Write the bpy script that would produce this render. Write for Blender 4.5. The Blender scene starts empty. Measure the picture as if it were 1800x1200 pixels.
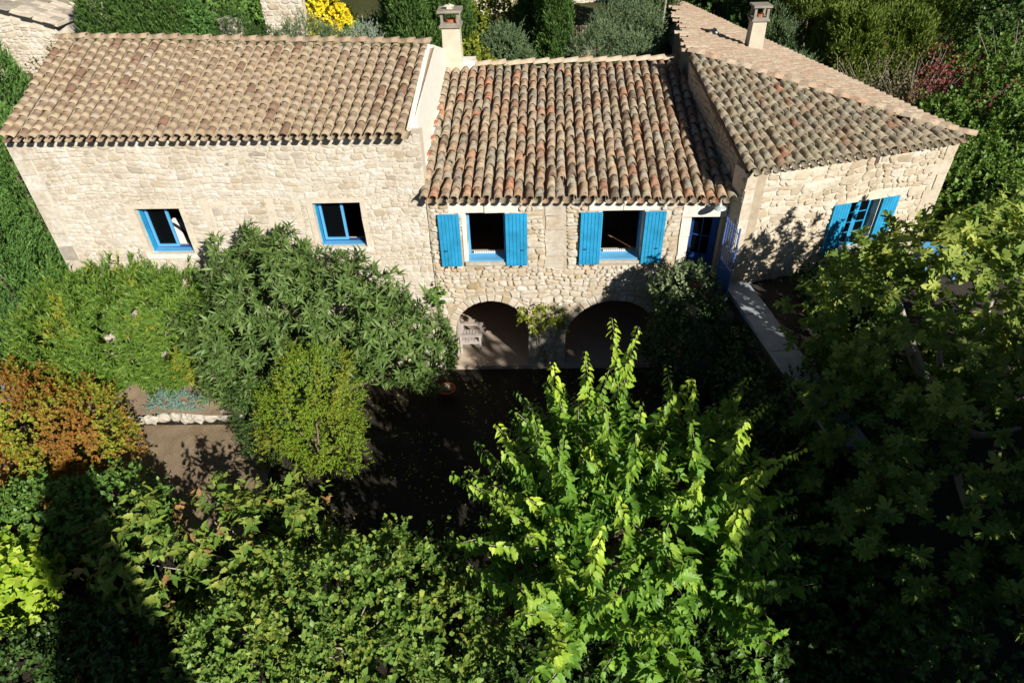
import bpy, math, random
import numpy as np
from mathutils import Matrix, Vector
rng = np.random.default_rng(7)
random.seed(7)
scene = bpy.context.scene
col = scene.collection

# ------------------------------------------------------------------ camera, sky, sun, exposure
CAM = np.array([0.0, -13.884, 11.587])
ROT = np.array([[0.99962, 0.01002, 0.02563], [0.01400, 0.61540, -0.78809], [-0.02367, 0.78815, 0.61503]])
q_, r_ = np.linalg.qr(ROT); ROT = q_ * np.sign(np.diag(r_))
cd = bpy.data.cameras.new('camera'); cd.sensor_width = 36; cd.lens = 23.0; cd.clip_end = 2000; cd.clip_start = .05
cam = bpy.data.objects.new('camera', cd); col.objects.link(cam)
M4 = Matrix.Identity(4)
for i in range(3):
    for j in range(3): M4[i][j] = float(ROT[i, j])
    M4[i][3] = float(CAM[i])
cam.matrix_world = M4
scene.camera = cam
SUN_EL, SUN_AZ = math.radians(30), math.radians(36.5)
S = Vector((math.cos(SUN_EL) * math.sin(SUN_AZ), -math.cos(SUN_EL) * math.cos(SUN_AZ), math.sin(SUN_EL)))
w = bpy.data.worlds.new('World'); scene.world = w; w.use_nodes = True
nt = w.node_tree; bg = nt.nodes['Background']
sky = nt.nodes.new('ShaderNodeTexSky'); sky.sky_type = 'NISHITA'; sky.sun_disc = False
sky.sun_elevation = SUN_EL; sky.sun_rotation = math.radians(180) - SUN_AZ
nt.links.new(sky.outputs[0], bg.inputs[0]); bg.inputs[1].default_value = 0.05
sky.air_density = .45; sky.dust_density = .2; sky.altitude = 300
sl = bpy.data.lights.new('sun', 'SUN'); sl.energy = 5.0; sl.angle = math.radians(.53); sl.color = (1, .955, .885)
so = bpy.data.objects.new('sun', sl); col.objects.link(so); so.location = (30, -50, 40)
so.rotation_euler = (-S).to_track_quat('-Z', 'Y').to_euler()
vs = scene.view_settings; vs.view_transform = 'Standard'; vs.look = 'None'; vs.gamma = 1; vs.exposure = 0.48
vs.use_curve_mapping = False
scene.render.resolution_x = 1024; scene.render.resolution_y = 682

# ------------------------------------------------------------------ materials
def new_mat(name):
    m = bpy.data.materials.new(name); m.use_nodes = True
    return m, m.node_tree, m.node_tree.nodes['Principled BSDF']
def N(nt, t, **kw):
    n = nt.nodes.new(t)
    for k, v in kw.items(): setattr(n, k, v)
    return n
def ramp(nt, fac, stops, interp='LINEAR'):
    r = N(nt, 'ShaderNodeValToRGB'); r.color_ramp.interpolation = interp
    e = r.color_ramp.elements
    while len(e) < len(stops): e.new(.5)
    for i, (p, c) in enumerate(stops): e[i].position = p; e[i].color = (*c, 1)
    nt.links.new(fac, r.inputs[0]); return r.outputs[0]
def mixc(nt, fac, a, b, mode='MIX'):
    m = N(nt, 'ShaderNodeMix', data_type='RGBA', blend_type=mode)
    for sock, v in ((m.inputs[0], fac), (m.inputs[6], a), (m.inputs[7], b)):
        if hasattr(v, 'is_linked') or hasattr(v, 'links'): nt.links.new(v, sock)
        elif isinstance(v, (int, float)): sock.default_value = v
        else: sock.default_value = (*v, 1)
    return m.outputs[2]
def math_(nt, op, a, b=0.0):
    m = N(nt, 'ShaderNodeMath', operation=op)
    for sock, v in ((m.inputs[0], a), (m.inputs[1], b)):
        if isinstance(v, (int, float)): sock.default_value = v
        else: nt.links.new(v, sock)
    return m.outputs[0]
def noise(nt, scale, detail=3, rough=.6, vec=None):
    n = N(nt, 'ShaderNodeTexNoise'); n.inputs['Scale'].default_value = scale
    n.inputs['Detail'].default_value = detail; n.inputs['Roughness'].default_value = rough
    if vec is None:
        g = N(nt, 'ShaderNodeNewGeometry'); vec = g.outputs['Position']
    nt.links.new(vec, n.inputs['Vector']); return n.outputs[0]
def piece_random(nt):
    a = N(nt, 'ShaderNodeAttribute', attribute_name='rnd')
    o = N(nt, 'ShaderNodeObjectInfo')
    return math_(nt, 'FRACT', math_(nt, 'ADD', a.outputs['Fac'], o.outputs['Random']))
def bump(nt, b, h, strength=.3, dist=.02):
    n = N(nt, 'ShaderNodeBump'); n.inputs['Strength'].default_value = strength; n.inputs['Distance'].default_value = dist
    nt.links.new(h, n.inputs['Height']); nt.links.new(n.outputs[0], b.inputs['Normal'])

def mat_flat(name, c, rough=.7, var=.25, scale=6, bmp=.2, spec=.3, metal=0):
    m, nt, b = new_mat(name)
    n = noise(nt, scale, 4)
    nt.links.new(ramp(nt, n, [(.25, tuple(x * (1 - var) for x in c)), (.75, tuple(min(1, x * (1 + var)) for x in c))]), b.inputs['Base Color'])
    b.inputs['Roughness'].default_value = rough; b.inputs['Specular IOR Level'].default_value = spec; b.inputs['Metallic'].default_value = metal
    if bmp: bump(nt, b, noise(nt, scale * 6, 4), bmp, .01)
    return m
def mat_stone(name, stops, mottle=.3):
    m, nt, b = new_mat(name)
    c = ramp(nt, piece_random(nt), stops)
    n1 = noise(nt, 9, 5, .65)
    c = mixc(nt, ramp(nt, n1, [(.42, (0, 0, 0)), (.72, (1, 1, 1))]), c, (.50, .42, .30), 'MIX')
    n2 = noise(nt, 45, 4, .7)
    c = mixc(nt, mottle, c, ramp(nt, n2, [(.3, (.35, .3, .24)), (.7, (1, 1, 1))]), 'MULTIPLY')
    n3 = noise(nt, .9, 5, .65); c = mixc(nt, .75, c, ramp(nt, n3, [(.34, (.70, .64, .54)), (.52, (1, 1, 1))]), 'MULTIPLY')
    nt.links.new(c, b.inputs['Base Color']); b.inputs['Roughness'].default_value = .9; b.inputs['Specular IOR Level'].default_value = .15
    bump(nt, b, noise(nt, 38, 6, .7), .6, .012)
    return m
def mat_tile(name, stops, lichen, band=0.0, dirt=.5):
    m, nt, b = new_mat(name)
    c = ramp(nt, piece_random(nt), stops)
    al = N(nt, 'ShaderNodeAttribute', attribute_name='along').outputs['Fac']
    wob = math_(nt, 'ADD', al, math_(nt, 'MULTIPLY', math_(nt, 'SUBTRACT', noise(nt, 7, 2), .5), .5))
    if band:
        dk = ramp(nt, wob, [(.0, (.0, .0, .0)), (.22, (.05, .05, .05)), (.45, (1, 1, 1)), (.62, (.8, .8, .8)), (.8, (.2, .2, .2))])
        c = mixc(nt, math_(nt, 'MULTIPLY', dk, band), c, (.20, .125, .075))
    n1 = noise(nt, 3.2, 5, .7)
    c = mixc(nt, math_(nt, 'MULTIPLY', ramp(nt, n1, [(.48, (0, 0, 0)), (.60, (1, 1, 1))]), lichen), c, (.30, .27, .19))
    n2 = noise(nt, 11, 6, .72)
    c = mixc(nt, math_(nt, 'MULTIPLY', ramp(nt, n2, [(.50, (0, 0, 0)), (.64, (1, 1, 1))]), dirt), c, (.045, .038, .03))
    n3 = noise(nt, 13, 3, .6)
    c = mixc(nt, math_(nt, 'MULTIPLY', ramp(nt, n3, [(.66, (0, 0, 0)), (.74, (1, 1, 1))]), lichen * .8), c, (.50, .46, .36))
    nt.links.new(c, b.inputs['Base Color']); b.inputs['Roughness'].default_value = .85; b.inputs['Specular IOR Level'].default_value = .2
    bump(nt, b, noise(nt, 60, 4, .7), .35, .008)
    return m
def mat_leaf(name, stops, tip=None, trans=.28, rough=.5, spec=.22, gain=1.75):
    trans *= .6
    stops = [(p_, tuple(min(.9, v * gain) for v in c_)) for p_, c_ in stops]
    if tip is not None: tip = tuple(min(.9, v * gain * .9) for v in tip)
    m, nt, b = new_mat(name)
    c = ramp(nt, piece_random(nt), stops)
    n1 = noise(nt, 1.3, 2)
    c = mixc(nt, math_(nt, 'MULTIPLY', n1, .45), c, tuple(x * .55 for x in stops[0][1]))
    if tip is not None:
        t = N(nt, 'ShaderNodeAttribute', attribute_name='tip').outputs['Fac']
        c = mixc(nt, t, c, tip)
    nt.links.new(c, b.inputs['Base Color']); b.inputs['Roughness'].default_value = rough; b.inputs['Specular IOR Level'].default_value = spec
    tr = N(nt, 'ShaderNodeBsdfTranslucent')
    c2 = mixc(nt, 1.0, c, (1.25, 1.35, .5), 'MULTIPLY')
    nt.links.new(c2, tr.inputs['Color'])
    mx = N(nt, 'ShaderNodeMixShader'); mx.inputs[0].default_value = trans
    nt.links.new(b.outputs[0], mx.inputs[1]); nt.links.new(tr.outputs[0], mx.inputs[2])
    nt.links.new(mx.outputs[0], nt.nodes['Material Output'].inputs['Surface'])
    return m

MAT = {}
cream = [(0, (.68, .63, .545)), (.3, (.74, .70, .625)), (.5, (.60, .54, .44)), (.68, (.71, .665, .58)), (.84, (.57, .48, .36)), (.93, (.76, .73, .67)), (.985, (.50, .45, .38)), (1, (.30, .28, .25))]
MAT['stone_l'] = mat_stone('pale_rubble_stone', cream, .22)
MAT['stone_m'] = mat_stone('cream_rubble_stone', [(0, (.68, .63, .55)), (.35, (.60, .545, .45)), (.55, (.73, .69, .62)), (.75, (.58, .47, .32)), (.9, (.68, .61, .51)), (1, (.46, .34, .18))], .28)
MAT['stone_r'] = mat_stone('tan_rubble_stone', [(0, (.66, .59, .48)), (.4, (.58, .50, .37)), (.65, (.73, .67, .57)), (.85, (.54, .44, .30)), (1, (.46, .40, .32))], .28)
MAT['stone_d'] = mat_stone('dark_stone_and_shade', [(0, (.38, .35, .29)), (.5, (.46, .42, .35)), (1, (.30, .27, .22))], .4)  # dark stone, also used to paint shade onto the right wing's side wall
MAT['white_stone'] = mat_flat('white_dressed_stone', (.70, .66, .58), .85, .14, 5, .25, .15)
MAT['tan_stone'] = mat_flat('tan_dressed_stone', (.60, .525, .41), .88, .16, 7, .3, .15)
MAT['mortar_l'] = mat_flat('beige_lime_mortar', (.58, .515, .41), .95, .16, 5, .5, .1)
MAT['mortar_m'] = mat_flat('sandy_lime_mortar', (.44, .365, .26), .95, .2, 5, .5, .1)
MAT['plaster'] = mat_flat('white_lime_plaster', (.74, .69, .60), .92, .1, 9, .6, .1)
MAT['interior'] = mat_flat('interior_stone', (.13, .105, .075), .95, .3, 5, .4, .1)  # wall colour darkened to stand in for shade behind the arches
MAT['dark_in'] = mat_flat('shade_dark_plaster', (.07, .06, .05), .95, .2, 5, .2, .1)  # colour lowered to paint deep shade into the rooms
MAT['floor_tile'] = mat_flat('terracotta_floor', (.36, .20, .11), .7, .2, 5, .1)
MAT['terrace'] = mat_flat('pale_concrete_floor', (.48, .39, .30), .85, .12, 3, .2)
MAT['chimney'] = mat_flat('chimney_render', (.56, .50, .38), .92, .12, 4, .3, .1)
MAT['cap'] = mat_flat('weathered_concrete', (.28, .25, .20), .92, .25, 7, .4, .1)
tile_new = [(0, (0.392, 0.300, 0.191)), (.2, (0.439, 0.348, 0.227)), (.4, (0.345, 0.257, 0.169)), (.55, (0.412, 0.329, 0.224)), (.72, (0.372, 0.272, 0.180)), (.86, (0.405, 0.334, 0.246)), (.93, (0.429, 0.338, 0.213)), (.965, (0.183, 0.104, 0.067)), (1, (0.238, 0.134, 0.088))]
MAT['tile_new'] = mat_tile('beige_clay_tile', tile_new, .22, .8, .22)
tile_old = [(0, (.36, .25, .155)), (.12, (.43, .33, .22)), (.24, (.27, .235, .18)), (.36, (.40, .25, .15)), (.48, (.47, .38, .26)), (.58, (.30, .21, .14)), (.68, (.38, .33, .25)), (.78, (.42, .235, .135)), (.87, (.34, .27, .18)), (.94, (.44, .20, .11)), (1, (.15, .105, .075))]
MAT['tile_old'] = mat_tile('weathered_clay_tile', tile_old, .65, 0, .72)
MAT['tile_grey'] = mat_tile('lichened_clay_tile', [(0, (.30, .25, .165)), (.2, (.37, .315, .215)), (.4, (.255, .22, .155)), (.55, (.34, .295, .22)), (.7, (.31, .215, .135)), (.85, (.40, .34, .235)), (.94, (.24, .185, .125)), (1, (.36, .16, .09))], .85, 0, .75)
MAT['tile_pale'] = mat_tile('sunbleached_clay_tile', [(0, (0.394, 0.295, 0.204)), (.4, (0.441, 0.342, 0.243)), (.7, (0.393, 0.257, 0.167)), (1, (0.451, 0.370, 0.271))], .4, 0, .4)
MAT['ridge'] = mat_tile('pale_ridge_tile', [(0, (.50, .38, .26)), (.5, (.56, .46, .34)), (1, (.48, .36, .23))], .4, 0, .2)
MAT['blue'] = mat_flat('sky_blue_paint', (.024, .28, .50), .62, .24, 3.5, .2, .22)
MAT['blue_l'] = mat_flat('pale_blue_paint', (.10, .36, .62), .45, .06, 8, .05, .4)
MAT['navy'] = mat_flat('cobalt_blue_paint', (.015, .07, .27), .45, .06, 8, .05, .4)
MAT['iron_blue'] = mat_flat('blue_painted_iron', (.09, .17, .40), .45, .05, 8, 0, .5)
MAT['iron'] = mat_flat('dark_iron', (.03, .03, .035), .5, .1, 20, 0, .5)
MAT['coping'] = mat_flat('grey_limestone_coping', (.33, .355, .37), .9, .2, 5, .4, .15)  # bluish cast of skylit shade is put into the coping colour
MAT['wall_shade'] = mat_flat('shade_dark_render', (.12, .11, .085), .95, .35, 3, .5, .1)  # dark tone stands in for shade on the retaining wall's face
MAT['enamel'] = mat_flat('grey_enamel', (.40, .45, .43), .35, .1, 8, 0, .5)
MAT['wood_grey'] = mat_flat('silvered_teak', (.42, .37, .34), .8, .2, 14, .3)
MAT['beam'] = mat_flat('brown_wood', (.10, .07, .05), .8, .2, 14, .3)
MAT['terracotta'] = mat_flat('terracotta_pot', (.42, .14, .06), .8, .15, 10, .2)
MAT['bark'] = mat_flat('grey_brown_bark', (.20, .155, .11), .95, .3, 12, .7, .1)
MAT['bark_pale'] = mat_flat('pale_twig_bark', (.36, .31, .26), .9, .2, 12, .3, .1)
MAT['soil'] = mat_flat('dry_garden_soil', (.30, .225, .15), 1, .25, 3, .8, .05)
MAT['rock'] = mat_flat('pale_limestone_rock', (.46, .42, .35), .95, .2, 6, .6, .1)
MAT['cloth_white'] = mat_flat('white_fabric', (.7, .68, .64), .9, .05, 20, .1)
MAT['cloth_black'] = mat_flat('black_fabric', (.015, .015, .015), .9, .05, 20, .1)
MAT['red'] = mat_flat('red_petal', (.35, .04, .03), .6, .2, 8, 0)
m, nt, b = new_mat('window_glass'); b.inputs['Base Color'].default_value = (.02, .025, .03, 1); b.inputs['Roughness'].default_value = .03
b.inputs['Transmission Weight'].default_value = .85; b.inputs['IOR'].default_value = 1.1; MAT['glass'] = m
# gravel / ground
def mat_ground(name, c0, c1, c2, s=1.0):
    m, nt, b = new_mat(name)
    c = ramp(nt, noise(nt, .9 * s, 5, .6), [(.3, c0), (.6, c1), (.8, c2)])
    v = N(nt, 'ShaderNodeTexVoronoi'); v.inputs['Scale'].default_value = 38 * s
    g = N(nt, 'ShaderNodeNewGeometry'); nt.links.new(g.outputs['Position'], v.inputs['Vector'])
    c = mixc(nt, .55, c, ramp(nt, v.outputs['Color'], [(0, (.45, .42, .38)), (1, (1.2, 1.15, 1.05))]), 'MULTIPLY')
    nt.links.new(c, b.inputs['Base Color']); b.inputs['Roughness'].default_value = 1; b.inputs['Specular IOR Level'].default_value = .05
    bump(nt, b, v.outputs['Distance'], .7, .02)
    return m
MAT['ground'] = mat_ground('courtyard_gravel', (.03, .027, .022), (.05, .043, .034), (.10, .085, .066))  # gravel colour lowered to near black to deepen the courtyard shade
MAT['dirt'] = mat_ground('dry_dirt', (.24, .18, .115), (.34, .265, .18), (.42, .35, .26), 1.6)
MAT['grass'] = mat_ground('dry_grass', (.05, .06, .025), (.08, .085, .035), (.12, .11, .06), .5)
MAT['path'] = mat_ground('pale_gravel_path', (.44, .38, .29), (.52, .45, .36), (.56, .50, .41))
MAT['gravel_d'] = mat_ground('grey_terrace_gravel', (.05, .044, .04), (.075, .066, .058), (.11, .097, .085))
# foliage
def L(name, a, b_, c, tip=None, **k): MAT[name] = mat_leaf(name, [(0, a), (.5, b_), (1, c)], tip, **k)
L('mulberry_leaf', (.045, .10, .012), (.075, .155, .018), (.10, .185, .022), (.27, .34, .035), trans=.34, rough=.42, gain=2.05)
L('fig_leaf', (.06, .105, .018), (.10, .155, .026), (.14, .19, .032), (.34, .37, .08), trans=.35, rough=.6, gain=1.7)
L('loquat_leaf', (.03, .07, .014), (.052, .102, .020), (.08, .135, .028), (.15, .19, .06), trans=.12, rough=.45, gain=1.5)
L('oleander_leaf', (.032, .075, .010), (.056, .11, .014), (.085, .145, .02), (.13, .19, .028), trans=.18, rough=.48)
L('fine_green_leaf', (.075, .13, .010), (.11, .18, .014), (.15, .22, .02), (.15, .18, .02), trans=.3)
L('orange_leaf', (.26, .095, .02), (.29, .165, .025), (.17, .165, .025), (.32, .11, .03), trans=.3, rough=.55, gain=1.2)
L('viburnum_leaf', (.04, .085, .016), (.07, .125, .02), (.12, .17, .026), (.22, .19, .035), trans=.28, rough=.5, gain=2.1)
L('shrub_leaf', (.04, .09, .018), (.07, .13, .026), (.105, .165, .03), (.17, .20, .035), trans=.25, rough=.42, gain=2.1)
L('lime_leaf', (.12, .22, .015), (.18, .28, .02), (.24, .31, .03), (.3, .33, .04), trans=.35)
L('ivy_leaf', (.03, .06, .018), (.05, .085, .025), (.08, .12, .035), (.34, .36, .24), trans=.12, rough=.35)
L('cypress_leaf', (.028, .065, .014), (.045, .095, .02), (.075, .13, .026), (.10, .16, .03), trans=.1, rough=.6)
L('thuja_leaf', (.04, .095, .02), (.06, .13, .028), (.085, .165, .035), (.12, .19, .04), trans=.12, rough=.6)
L('gold_cypress_leaf', (.045, .08, .012), (.075, .115, .016), (.115, .15, .022), (.17, .19, .03), trans=.15, rough=.6)
L('olive_leaf', (.06, .10, .04), (.09, .135, .06), (.13, .175, .09), (.18, .22, .12), trans=.12, rough=.5)
L('grey_leaf', (.14, .18, .13), (.19, .23, .17), (.25, .29, .22), (.3, .33, .26), trans=.1, rough=.7)
L('blue_juniper_leaf', (.09, .16, .13), (.13, .21, .17), (.17, .25, .20), (.2, .28, .22), trans=.1, rough=.7)
L('yellow_flower', (.50, .36, .015), (.60, .44, .02), (.66, .50, .04), (.6, .5, .05), trans=.3, rough=.6)
L('variegated_leaf', (.09, .13, .05), (.14, .17, .08), (.22, .23, .13), (.3, .3, .2), trans=.15)
L('laurel_leaf', (.05, .10, .018), (.08, .14, .024), (.12, .18, .03), (.14, .2, .03), trans=.2)
L('autumn_leaf', (.16, .09, .035), (.20, .12, .04), (.14, .10, .04), (.22, .13, .05), trans=.2)
L('dark_leaf', (.022, .05, .012), (.04, .075, .018), (.06, .10, .022), (.1, .13, .03), trans=.12, rough=.4)
L('bronze_leaf', (.08, .07, .03), (.10, .10, .03), (.09, .05, .03), (.14, .14, .05), trans=.2)
L('red_leaf', (.11, .02, .022), (.16, .03, .03), (.11, .06, .025), (.2, .05, .04), trans=.3)
L('yellowgreen_leaf', (.10, .13, .012), (.15, .18, .018), (.20, .21, .025), (.25, .22, .03), trans=.3)

# ------------------------------------------------------------------ mesh helpers
class MB:
    def __init__(s): s.V = []; s.F = []; s.n = 0; s.A = {}
    def add(s, V, F, **attrs):
        V = np.asarray(V, float)
        s.V.append(V)
        s.F.extend([tuple(int(i) + s.n for i in f) for f in F])
        for k in ('rnd', 'along', 'tip'):
            a = attrs.get(k, 0.0)
            s.A.setdefault(k, []).append(np.full(len(V), a) if np.isscalar(a) else np.asarray(a))
        s.n += len(V)
    def box(s, c, h, R=None, **k):
        c = np.array(c, float); h = np.array(h, float)
        V = np.array([[x, y, z] for x in (-1, 1) for y in (-1, 1) for z in (-1, 1)], float) * h
        if R is not None: V = V @ np.array(R).T
        s.add(V + c, [(0, 1, 3, 2), (4, 6, 7, 5), (0, 4, 5, 1), (2, 3, 7, 6), (0, 2, 6, 4), (1, 5, 7, 3)], **k)
    def bbox(s, a, b, fr=None, **k):
        V = np.array([[x, y, z] for x in (a[0], b[0]) for y in (a[1], b[1]) for z in (a[2], b[2])], float)
        if fr is not None: V = fr(V)
        s.add(V, [(0, 1, 3, 2), (4, 6, 7, 5), (0, 4, 5, 1), (2, 3, 7, 6), (0, 2, 6, 4), (1, 5, 7, 3)], **k)
    def tube(s, pts, rad, n=6, cap=True, **k):
        P = np.asarray(pts, float); m = len(P); rad = np.broadcast_to(rad, m)
        V = []
        prev = None
        for i in range(m):
            t = P[min(i + 1, m - 1)] - P[max(i - 1, 0)]; t = t / (np.linalg.norm(t) + 1e-9)
            a = np.cross(t, [0, 0, 1.]) if prev is None else prev - t * np.dot(prev, t)
            if np.linalg.norm(a) < 1e-3: a = np.cross(t, [1., 0, 0])
            a /= np.linalg.norm(a); prev = a; b = np.cross(t, a)
            for j in range(n):
                an = 2 * math.pi * j / n
                V.append(P[i] + rad[i] * (math.cos(an) * a + math.sin(an) * b))
        F = []
        for i in range(m - 1):
            for j in range(n):
                F.append((i * n + j, i * n + (j + 1) % n, (i + 1) * n + (j + 1) % n, (i + 1) * n + j))
        if cap: F.append(tuple(range(n - 1, -1, -1))); F.append(tuple(range((m - 1) * n, m * n)))
        s.add(V, F, **k)
    def lathe(s, c, prof, n=16, R=None, **k):
        V = []; F = []
        for r, z in prof:
            for j in range(n):
                an = 2 * math.pi * j / n; V.append([r * math.cos(an), r * math.sin(an), z])
        for i in range(len(prof) - 1):
            for j in range(n): F.append((i * n + j, i * n + (j + 1) % n, (i + 1) * n + (j + 1) % n, (i + 1) * n + j))
        V = np.array(V)
        if R is not None: V = V @ np.array(R).T
        s.add(V + np.array(c), F, **k)

def mesh_from(name, V, F, mat, attrs=None, smooth=False):
    me = bpy.data.meshes.new(name)
    if isinstance(F, np.ndarray):
        k = F.shape[1]; nf = len(F)
        me.vertices.add(len(V)); me.vertices.foreach_set('co', np.ascontiguousarray(V, dtype=np.float32).ravel())
        me.loops.add(nf * k); me.loops.foreach_set('vertex_index', np.ascontiguousarray(F, dtype=np.int32).ravel())
        me.polygons.add(nf); me.polygons.foreach_set('loop_start', np.arange(0, nf * k, k, dtype=np.int32))
        me.polygons.foreach_set('loop_total', np.full(nf, k, dtype=np.int32))
        me.update(calc_edges=True)
    else:
        me.from_pydata([tuple(v) for v in V], [], F)
    if attrs:
        for a, d in attrs.items():
            if np.any(d):
                at = me.attributes.new(a, 'FLOAT', 'POINT'); at.data.foreach_set('value', np.ascontiguousarray(d, dtype=np.float32))
    if smooth: me.polygons.foreach_set('use_smooth', np.ones(len(me.polygons), dtype=bool))
    me.materials.append(MAT[mat] if isinstance(mat, str) else mat)
    return me
def tag(o, label=None, cat=None, group=None, kind=None):
    if label: o['label'] = label
    if cat: o['category'] = cat
    if group: o['group'] = group
    if kind: o['kind'] = kind
    return o
def link(name, me, parent=None, mw=None):
    o = bpy.data.objects.new(name, me); col.objects.link(o)
    if parent is not None:
        o.parent = parent
        if parent.type == 'EMPTY': o.matrix_parent_inverse = Matrix.Translation(-parent.location)
    if mw is not None: o.matrix_basis = mw
    return o
def obj(name, mb, mat, parent=None, smooth=False, **t):
    V = np.concatenate(mb.V); A = {k: np.concatenate(v) for k, v in mb.A.items()}
    return tag(link(name, mesh_from(name, V, mb.F, mat, A, smooth), parent), **t)
def thing(name, loc, label, cat, group=None):
    e = bpy.data.objects.new(name, None); e.empty_display_size = .3; col.objects.link(e); e.location = loc
    return tag(e, label, cat, group)
def box_part(name, a, b, mat, parent, fr=None, **t):
    mb = MB(); mb.bbox(a, b, fr); return obj(name, mb, mat, parent, **t)
def frame(o, ang):
    """wall-local (along, outward-negative depth, up) -> world"""
    c, s_ = math.cos(ang), math.sin(ang); o = np.array(o, float)
    def f(V):
        V = np.atleast_2d(V)
        return np.stack([o[0] + V[:, 0] * c - V[:, 1] * s_, o[1] + V[:, 0] * s_ + V[:, 1] * c, o[2] + V[:, 2]], 1)
    return f
ID = frame((0, 0, 0), 0)
def unit(v): return v / (np.linalg.norm(v, axis=-1, keepdims=True) + 1e-9)
def to_px(P):
    c = (np.atleast_2d(P) - CAM) @ ROT
    return 900 + 1150 * c[:, 0] / -c[:, 2], 600 - 1150 * c[:, 1] / -c[:, 2], -c[:, 2]

# ------------------------------------------------------------------ masonry
def warp(x, z):
    return .05 * np.sin(1.3 * x + .9 * np.sin(1.9 * z)) * np.sin(2.1 * z + 1), .045 * np.sin(1.9 * x + 1.3 * np.sin(2.7 * z) + .5) + .02 * np.sin(4.7 * x + 2 * z)
def cells_for(x0, x1, z0, z1, opens, hr, asp):
    zs = sorted({z0, z1} | {z for o in opens for z in (o[2], o[3]) if z0 < z < z1})
    out = []
    for za, zb in zip(zs[:-1], zs[1:]):
        iv = [(x0, x1)]
        for o in opens:
            if o[2] < zb - 1e-4 and o[3] > za + 1e-4:
                iv = [p for a, b in iv for p in ((a, min(b, o[0])), (max(a, o[1]), b)) if p[1] - p[0] > .05]
        for a, b in iv:
            z = za
            while z < zb - .03:
                h = rng.uniform(*hr)
                if zb - (z + h) < hr[0]: h = zb - z if zb - z < hr[1] * 1.25 else (zb - z) / 2
                x = a
                while x < b - .02:
                    wd = min(max(h * rng.uniform(*asp), .11), .62)
                    if b - (x + wd) < .12: wd = b - x if b - x < .6 else (b - x) / 2
                    if h > .13 and rng.random() < .30:
                        k = rng.uniform(.35, .65)
                        out += [(x, x + wd, z, z + h * k), (x, x + wd, z + h * k, z + h)]
                    else: out.append((x, x + wd, z, z + h))
                    x += wd
                z += h
    return out
def stone_geom(c, gap, relief, arches=()):
    x0, x1, z0, z1 = c
    w_, h_ = x1 - x0, z1 - z0
    g = gap * rng.uniform(.6, 1.5)
    cut = lambda d: d * rng.uniform(.10, .42)
    m_ = min(w_, h_)
    P = []
    for (cx, cz, sx, sz) in ((x0, z0, 1, 1), (x1, z0, -1, 1), (x1, z1, -1, -1), (x0, z1, 1, -1)):
        a = np.array([cx + sx * (g + cut(m_)), cz + sz * g]); b = np.array([cx + sx * g, cz + sz * (g + cut(m_))])
        P += [b, a] if sx * sz > 0 else [a, b]
    P = np.array(P)
    if w_ > .26:
        P = np.insert(P, [2, 6], [(P[1] + P[2]) / 2, (P[5] + P[6]) / 2], axis=0)
    P += rng.normal(0, .011, P.shape)
    c0_ = P.mean(0); ra_ = rng.normal(0, .06); P = c0_ + (P - c0_) @ np.array([[math.cos(ra_), math.sin(ra_)], [-math.sin(ra_), math.cos(ra_)]])
    dx, dz = warp(P[:, 0], P[:, 1]); P[:, 0] += dx; P[:, 1] += dz
    for (ax, az, r) in arches:
        d = P - np.array([ax, az]); rr = np.linalg.norm(d, axis=1)
        low = (P[:, 1] < az)
        k = (rr < r) & ~low
        P[k] = np.array([ax, az]) + d[k] / rr[k][:, None] * (r + .01)
        k = low & (np.abs(d[:, 0]) < r); P[k, 0] = ax + np.sign(d[k, 0]) * (r + .01)
    n = len(P); cen = P.mean(0)
    rl = relief * rng.uniform(.5, 1.5)
    ins = .80
    tx, tz = rng.normal(0, .10, 2) * relief / .02 * .3
    def d_of(Q, base): return base + (Q[:, 0] - cen[0]) * tx + (Q[:, 1] - cen[1]) * tz
    Q = cen + (P - cen) * ins
    V = np.concatenate([
        np.stack([P[:, 0], np.full(n, .03), P[:, 1]], 1),
        np.stack([P[:, 0], -np.maximum(d_of(P, rl * .55), .002), P[:, 1]], 1),
        np.stack([Q[:, 0], -np.maximum(d_of(Q, rl), .004) + rng.normal(0, .0025, n), Q[:, 1]], 1),
        [[cen[0], -rl * 1.12, cen[1]]]])
    F = []
    for i in range(n):
        j = (i + 1) % n
        F += [(i, j, n + j, n + i), (n + i, n + j, 2 * n + j, 2 * n + i), (2 * n + i, 2 * n + j, 3 * n)]
    return V, F, cen
def masonry(parent, fr, x0, x1, z0, z1, opens, mat, hr, asp, gap, relief, arches=(), zvis=-9, keep=300):
    cs = cells_for(x0, x1, z0, z1, opens, hr, asp)
    good = []
    for c in cs:
        cx, cz = (c[0] + c[1]) / 2, (c[2] + c[3]) / 2
        bad = False
        for (ax, az, r) in arches:
            if (cz > az and math.hypot(cx - ax, cz - az) < r - .02) or (cz <= az and abs(cx - ax) < r): bad = True
        if not bad: good.append(c)
    sc = np.array([((c[1] - c[0]) * (c[3] - c[2])) * (1 if (c[2] + c[3]) / 2 > zvis else .001) for c in good])
    order = np.argsort(-sc); single = set(order[:keep].tolist())
    mb = MB()
    for i, c in enumerate(good):
        V, F, cen = stone_geom(c, gap, relief, arches)
        if i in single:
            o3 = fr([[cen[0], 0, cen[1]]])[0]
            me = mesh_from('stone', fr(V) - o3, F, mat, None)
            link('stone', me, parent, Matrix.Translation(o3))
        else: mb.add(fr(V), F, rnd=rng.random())
    if mb.n: obj('small_stones', mb, mat, parent, kind='stuff')
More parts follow.
